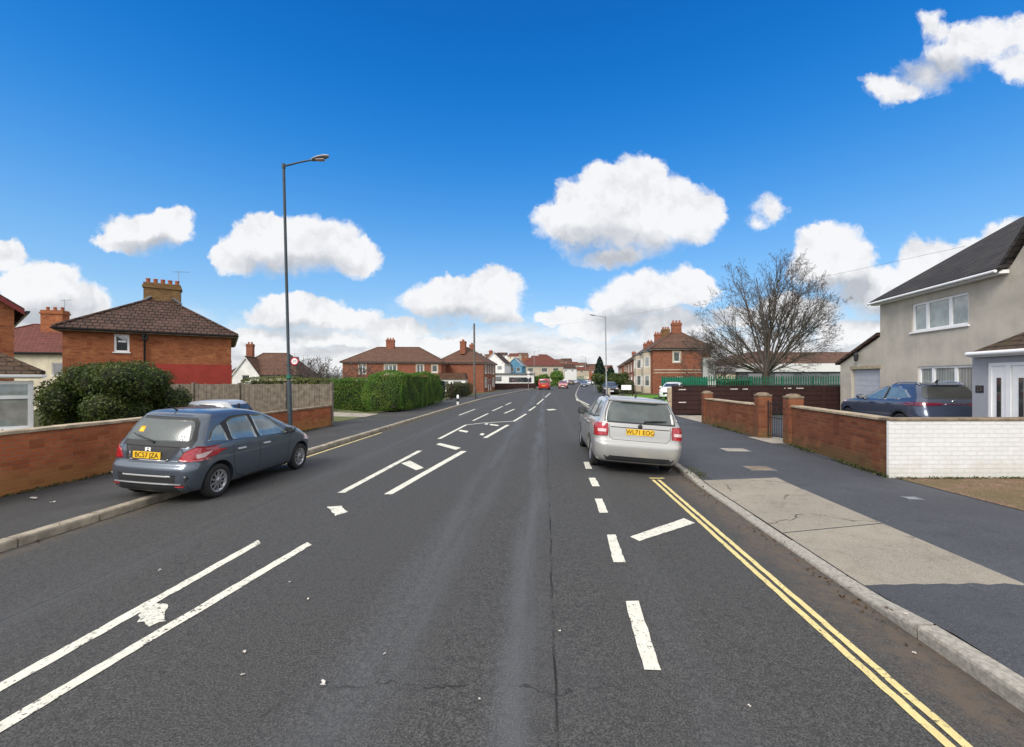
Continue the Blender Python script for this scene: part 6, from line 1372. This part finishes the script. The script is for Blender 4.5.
# ------------------------------------------------------------------ camera, sky, sun
cam = bpy.data.cameras.new('camera'); co = bpy.data.objects.new('camera', cam); COL.objects.link(co); SC.camera = co
cam.sensor_fit = 'HORIZONTAL'; cam.sensor_width = 36; cam.lens = 36 * F / 1024; cam.shift_y = (HY - 373.5) / 1024; cam.clip_start = .05; cam.clip_end = 3000
co.location = (0, 0, CAMZ); co.rotation_euler = (R(90), 0, 0)
SUN_EL, SUN_AZ = 40.0, 213.0                  # azimuth clockwise from +Y: the sun stands behind the camera, a little to the left
sd = Vector((math.sin(R(SUN_AZ))*math.cos(R(SUN_EL)), math.cos(R(SUN_AZ))*math.cos(R(SUN_EL)), math.sin(R(SUN_EL))))
sl = bpy.data.lights.new('sun', 'SUN'); sl.energy = SUN_E; sl.angle = R(28); sl.color = (1, .95, .88)
so = bpy.data.objects.new('sun', sl); COL.objects.link(so); so.rotation_euler = (-sd).to_track_quat('-Z', 'Y').to_euler(); so.location = (0, -10, 30)
W = bpy.data.worlds.new('World'); SC.world = W; W.use_nodes = True
t = NT(W.node_tree); bg = W.node_tree.nodes['Background']; bg.inputs['Strength'].default_value = SKY_S
sky = t.n('ShaderNodeTexSky'); sky.sky_type = 'NISHITA'; sky.sun_disc = False; sky.sun_elevation = R(SUN_EL); sky.sun_rotation = R(SUN_AZ); sky.air_density = 1.0; sky.dust_density = .25; sky.ozone_density = 3.0
hs = t.n('ShaderNodeHueSaturation'); hs.inputs['Saturation'].default_value = SKY_SAT; hs.inputs['Value'].default_value = SKY_V; hs.inputs['Hue'].default_value = SKY_H; gm = t.n('ShaderNodeGamma'); gm.inputs['Gamma'].default_value = 1.22; t.put(gm.inputs['Color'], sky.outputs[0]); t.put(hs.inputs['Color'], gm.outputs[0])
D = t.coord('Generated'); s = t.sep(D)
cr = t.n('ShaderNodeValToRGB'); cr.color_ramp.interpolation = 'B_SPLINE'; e = cr.color_ramp.elements
for k, (p_, c_) in enumerate(((0, (.56, .70, .83)), (.06, (.52, .70, .83)), (.18, (.26, .54, .86)), (.35, (.06, .32, .79)), (.52, (.004, .190, .64)), (.68, (.006, .125, .48)), (1, (.006, .09, .40)))):
    x = e[k] if k < 2 else e.new(p_)
    x.position = p_; x.color = (*c_, 1)
t.put(cr.inputs[0], s[2])
blue = t.mix(.9, hs.outputs[0], t.vm('SCALE', cr.outputs[0])); blue.node.inputs[7].links[0].from_node.inputs['Scale'].default_value = 1 / (SKY_S * 2 ** EXPO)
ay = t.m('MAXIMUM', s[1], .02); P2 = t.comb(t.m('DIVIDE', s[0], ay), t.m('DIVIDE', s[2], ay))
w1 = t.vm('SUBTRACT', t.noise(P2, 9, 4, .6, out=1), (.5, .5, .5)); w2 = t.vm('SUBTRACT', t.noise(P2, 30, 4, .6, out=1), (.5, .5, .5))
PW = t.vm('ADD', P2, t.vm('ADD', t.vm('MULTIPLY', w1, (.075, .075, 0)), t.vm('MULTIPLY', w2, (.022, .022, 0))))
PW = t.vm('MULTIPLY', PW, (1, 1, 0))
def blobs(lst, vec):
    out = None
    for x, y, rx, ry, *w_ in lst:
        cx, cy = (x - CXP)/F, (HY - y)/F; q = t.vm('MULTIPLY_ADD', vec, (F/rx, F/ry, 0), (-cx*F/rx, -cy*F/ry, 0)); w_ = w_[0] if w_ else 1.0; e = t.m('MULTIPLY', t.m('SUBTRACT', 1.0, t.vm('LENGTH', q)), w_); out = e if out is None else t.m('SMOOTH_MAX', out, e, .12)
    return out
CL = [(147, 231, 50, 25), (168, 222, 30, 19), (120, 240, 28, 15),
      (292, 246, 78, 34), (262, 232, 38, 22), (305, 236, 50, 26), (355, 258, 32, 20), (235, 258, 28, 22),
      (622, 222, 88, 44), (594, 202, 50, 34), (640, 178, 34, 28), (612, 190, 40, 32), (672, 202, 38, 30), (690, 215, 40, 32), (570, 222, 44, 24), (615, 256, 40, 14),
      (768, 213, 20, 18, .42), (757, 226, 14, 10, .3), (900, 90, 34, 18, .55), (925, 74, 36, 24, .6), (948, 60, 40, 26, .62), (974, 46, 40, 28, .62), (1000, 40, 40, 26, .6), (1015, 62, 34, 24, .45), (932, 22, 18, 22, .32), (945, 34, 20, 16, .34), (1030, 40, 40, 30, .6),
      (466, 302, 66, 28), (450, 290, 34, 20), (495, 288, 32, 22), (500, 318, 30, 12),
      (300, 315, 66, 20), (285, 305, 34, 16), (350, 318, 34, 16), (640, 300, 56, 32), (690, 290, 34, 24), (610, 322, 50, 18), (670, 325, 60, 20),
      (835, 262, 46, 38), (820, 248, 34, 26), (880, 290, 60, 30), (935, 268, 52, 34), (965, 258, 34, 26), (800, 310, 50, 20), (1010, 250, 40, 34),
      (398, 330, 40, 12), (420, 345, 60, 10), (560, 318, 30, 12), (590, 330, 44, 14), (735, 318, 36, 14), (250, 335, 60, 10), (330, 338, 50, 9), (865, 330, 60, 16), (40, 282, 52, 26), (0, 255, 26, 22), (60, 305, 60, 30), (10, 320, 50, 30), (110, 320, 50, 14)]
GR = [(620, 248, 74, 26), (292, 266, 70, 16), (150, 246, 46, 10), (466, 322, 60, 14), (640, 322, 60, 18), (690, 318, 50, 12), (840, 292, 44, 18), (930, 300, 50, 18), (300, 330, 60, 10), (50, 315, 60, 18), (575, 235, 30, 14), (940, 72, 50, 22), (870, 312, 60, 14)]
f1 = blobs(CL, PW)
gr = t.ramp(t.m('ADD', blobs(GR, PW), t.m('MULTIPLY', t.m('SUBTRACT', t.noise(PW, 7, 6, .6), .5), .7)), -.25, .6)
nn = t.m('SUBTRACT', t.noise(PW, 11, 9, .66), .5); n5 = t.m('SUBTRACT', t.noise(P2, 4.5, 3, .5), .5); f1 = t.m('ADD', f1, t.m('ADD', t.m('MULTIPLY', nn, .85), t.m('MULTIPLY', n5, .25))); dens = t.ramp(f1, 0.0, t.m('ADD', .25, t.m('MULTIPLY', t.ramp(blobs(GR, PW), -.3, .6), .30)))
# the bank of cloud low over the horizon
bn = t.noise(t.vm('MULTIPLY', P2, (1, 2.6, 0)), 5.5, 6, .62)
v = t.sep(P2)[1]; band = t.ramp(t.m('ADD', bn, t.m('MULTIPLY', t.m('SUBTRACT', .16, v), 3.2)), .42, .72)
band = t.m('MULTIPLY', band, t.ramp(v, .23, .06))
# cloud elsewhere (behind and overhead): broken cumulus by noise in the direction itself
sep2 = t.m('ADD', s[2], .25); PO = t.comb(t.m('DIVIDE', s[0], sep2), t.m('DIVIDE', s[1], sep2), 3.3)
on = t.noise(PO, 1.7, 6, .6); other = t.ramp(on, .34, .54)
infront = t.m('MULTIPLY', t.ramp(s[1], .05, .30), t.ramp(t.m('ABSOLUTE', t.m('DIVIDE', s[0], ay)), 1.8, 1.25)); infront = t.m('MULTIPLY', infront, t.ramp(v, 1.45, 1.0))
front = t.m('MAXIMUM', dens, band); a = t.m('ADD', t.m('MULTIPLY', front, infront), t.m('MULTIPLY', other, t.m('SUBTRACT', 1.0, infront)))
bil = t.m('SUBTRACT', t.noise(PW, 9, 6, .58), t.noise(t.vm('ADD', PW, (-.014, .034, 0)), 9, 6, .58))
shade = t.m('ADD', t.m('MULTIPLY', gr, .80), t.m('MULTIPLY', bil, -2.0), clamp=True)
lowg = t.m('MULTIPLY', t.m('MULTIPLY', band, t.m('SUBTRACT', 1.0, dens)), t.ramp(t.noise(t.vm('MULTIPLY', P2, (1, 3.2, 0)), 7, 5, .6), .35, .65)); shade = t.m('MAXIMUM', shade, t.m('MULTIPLY', lowg, .75))
cc = t.mix(shade, CLOUD_W, CLOUD_G)
cc = t.mix(t.m('SUBTRACT', 1.0, infront), cc, t.vm('MULTIPLY', cc, (1.55, 1.52, 1.48)))  # clouds out of view are brightened to add soft ambient light
col = t.mix(t.m('MULTIPLY', a, .97), blue, cc)
t.put(bg.inputs['Color'], col)
W.cycles.sampling_method = 'MANUAL'; W.cycles.sample_map_resolution = 1024
vs = SC.view_settings; vs.view_transform = 'Standard'; vs.look = 'None'; vs.exposure = EXPO; vs.gamma = 1; vs.use_curve_mapping = False
SC.cycles.use_denoising = True
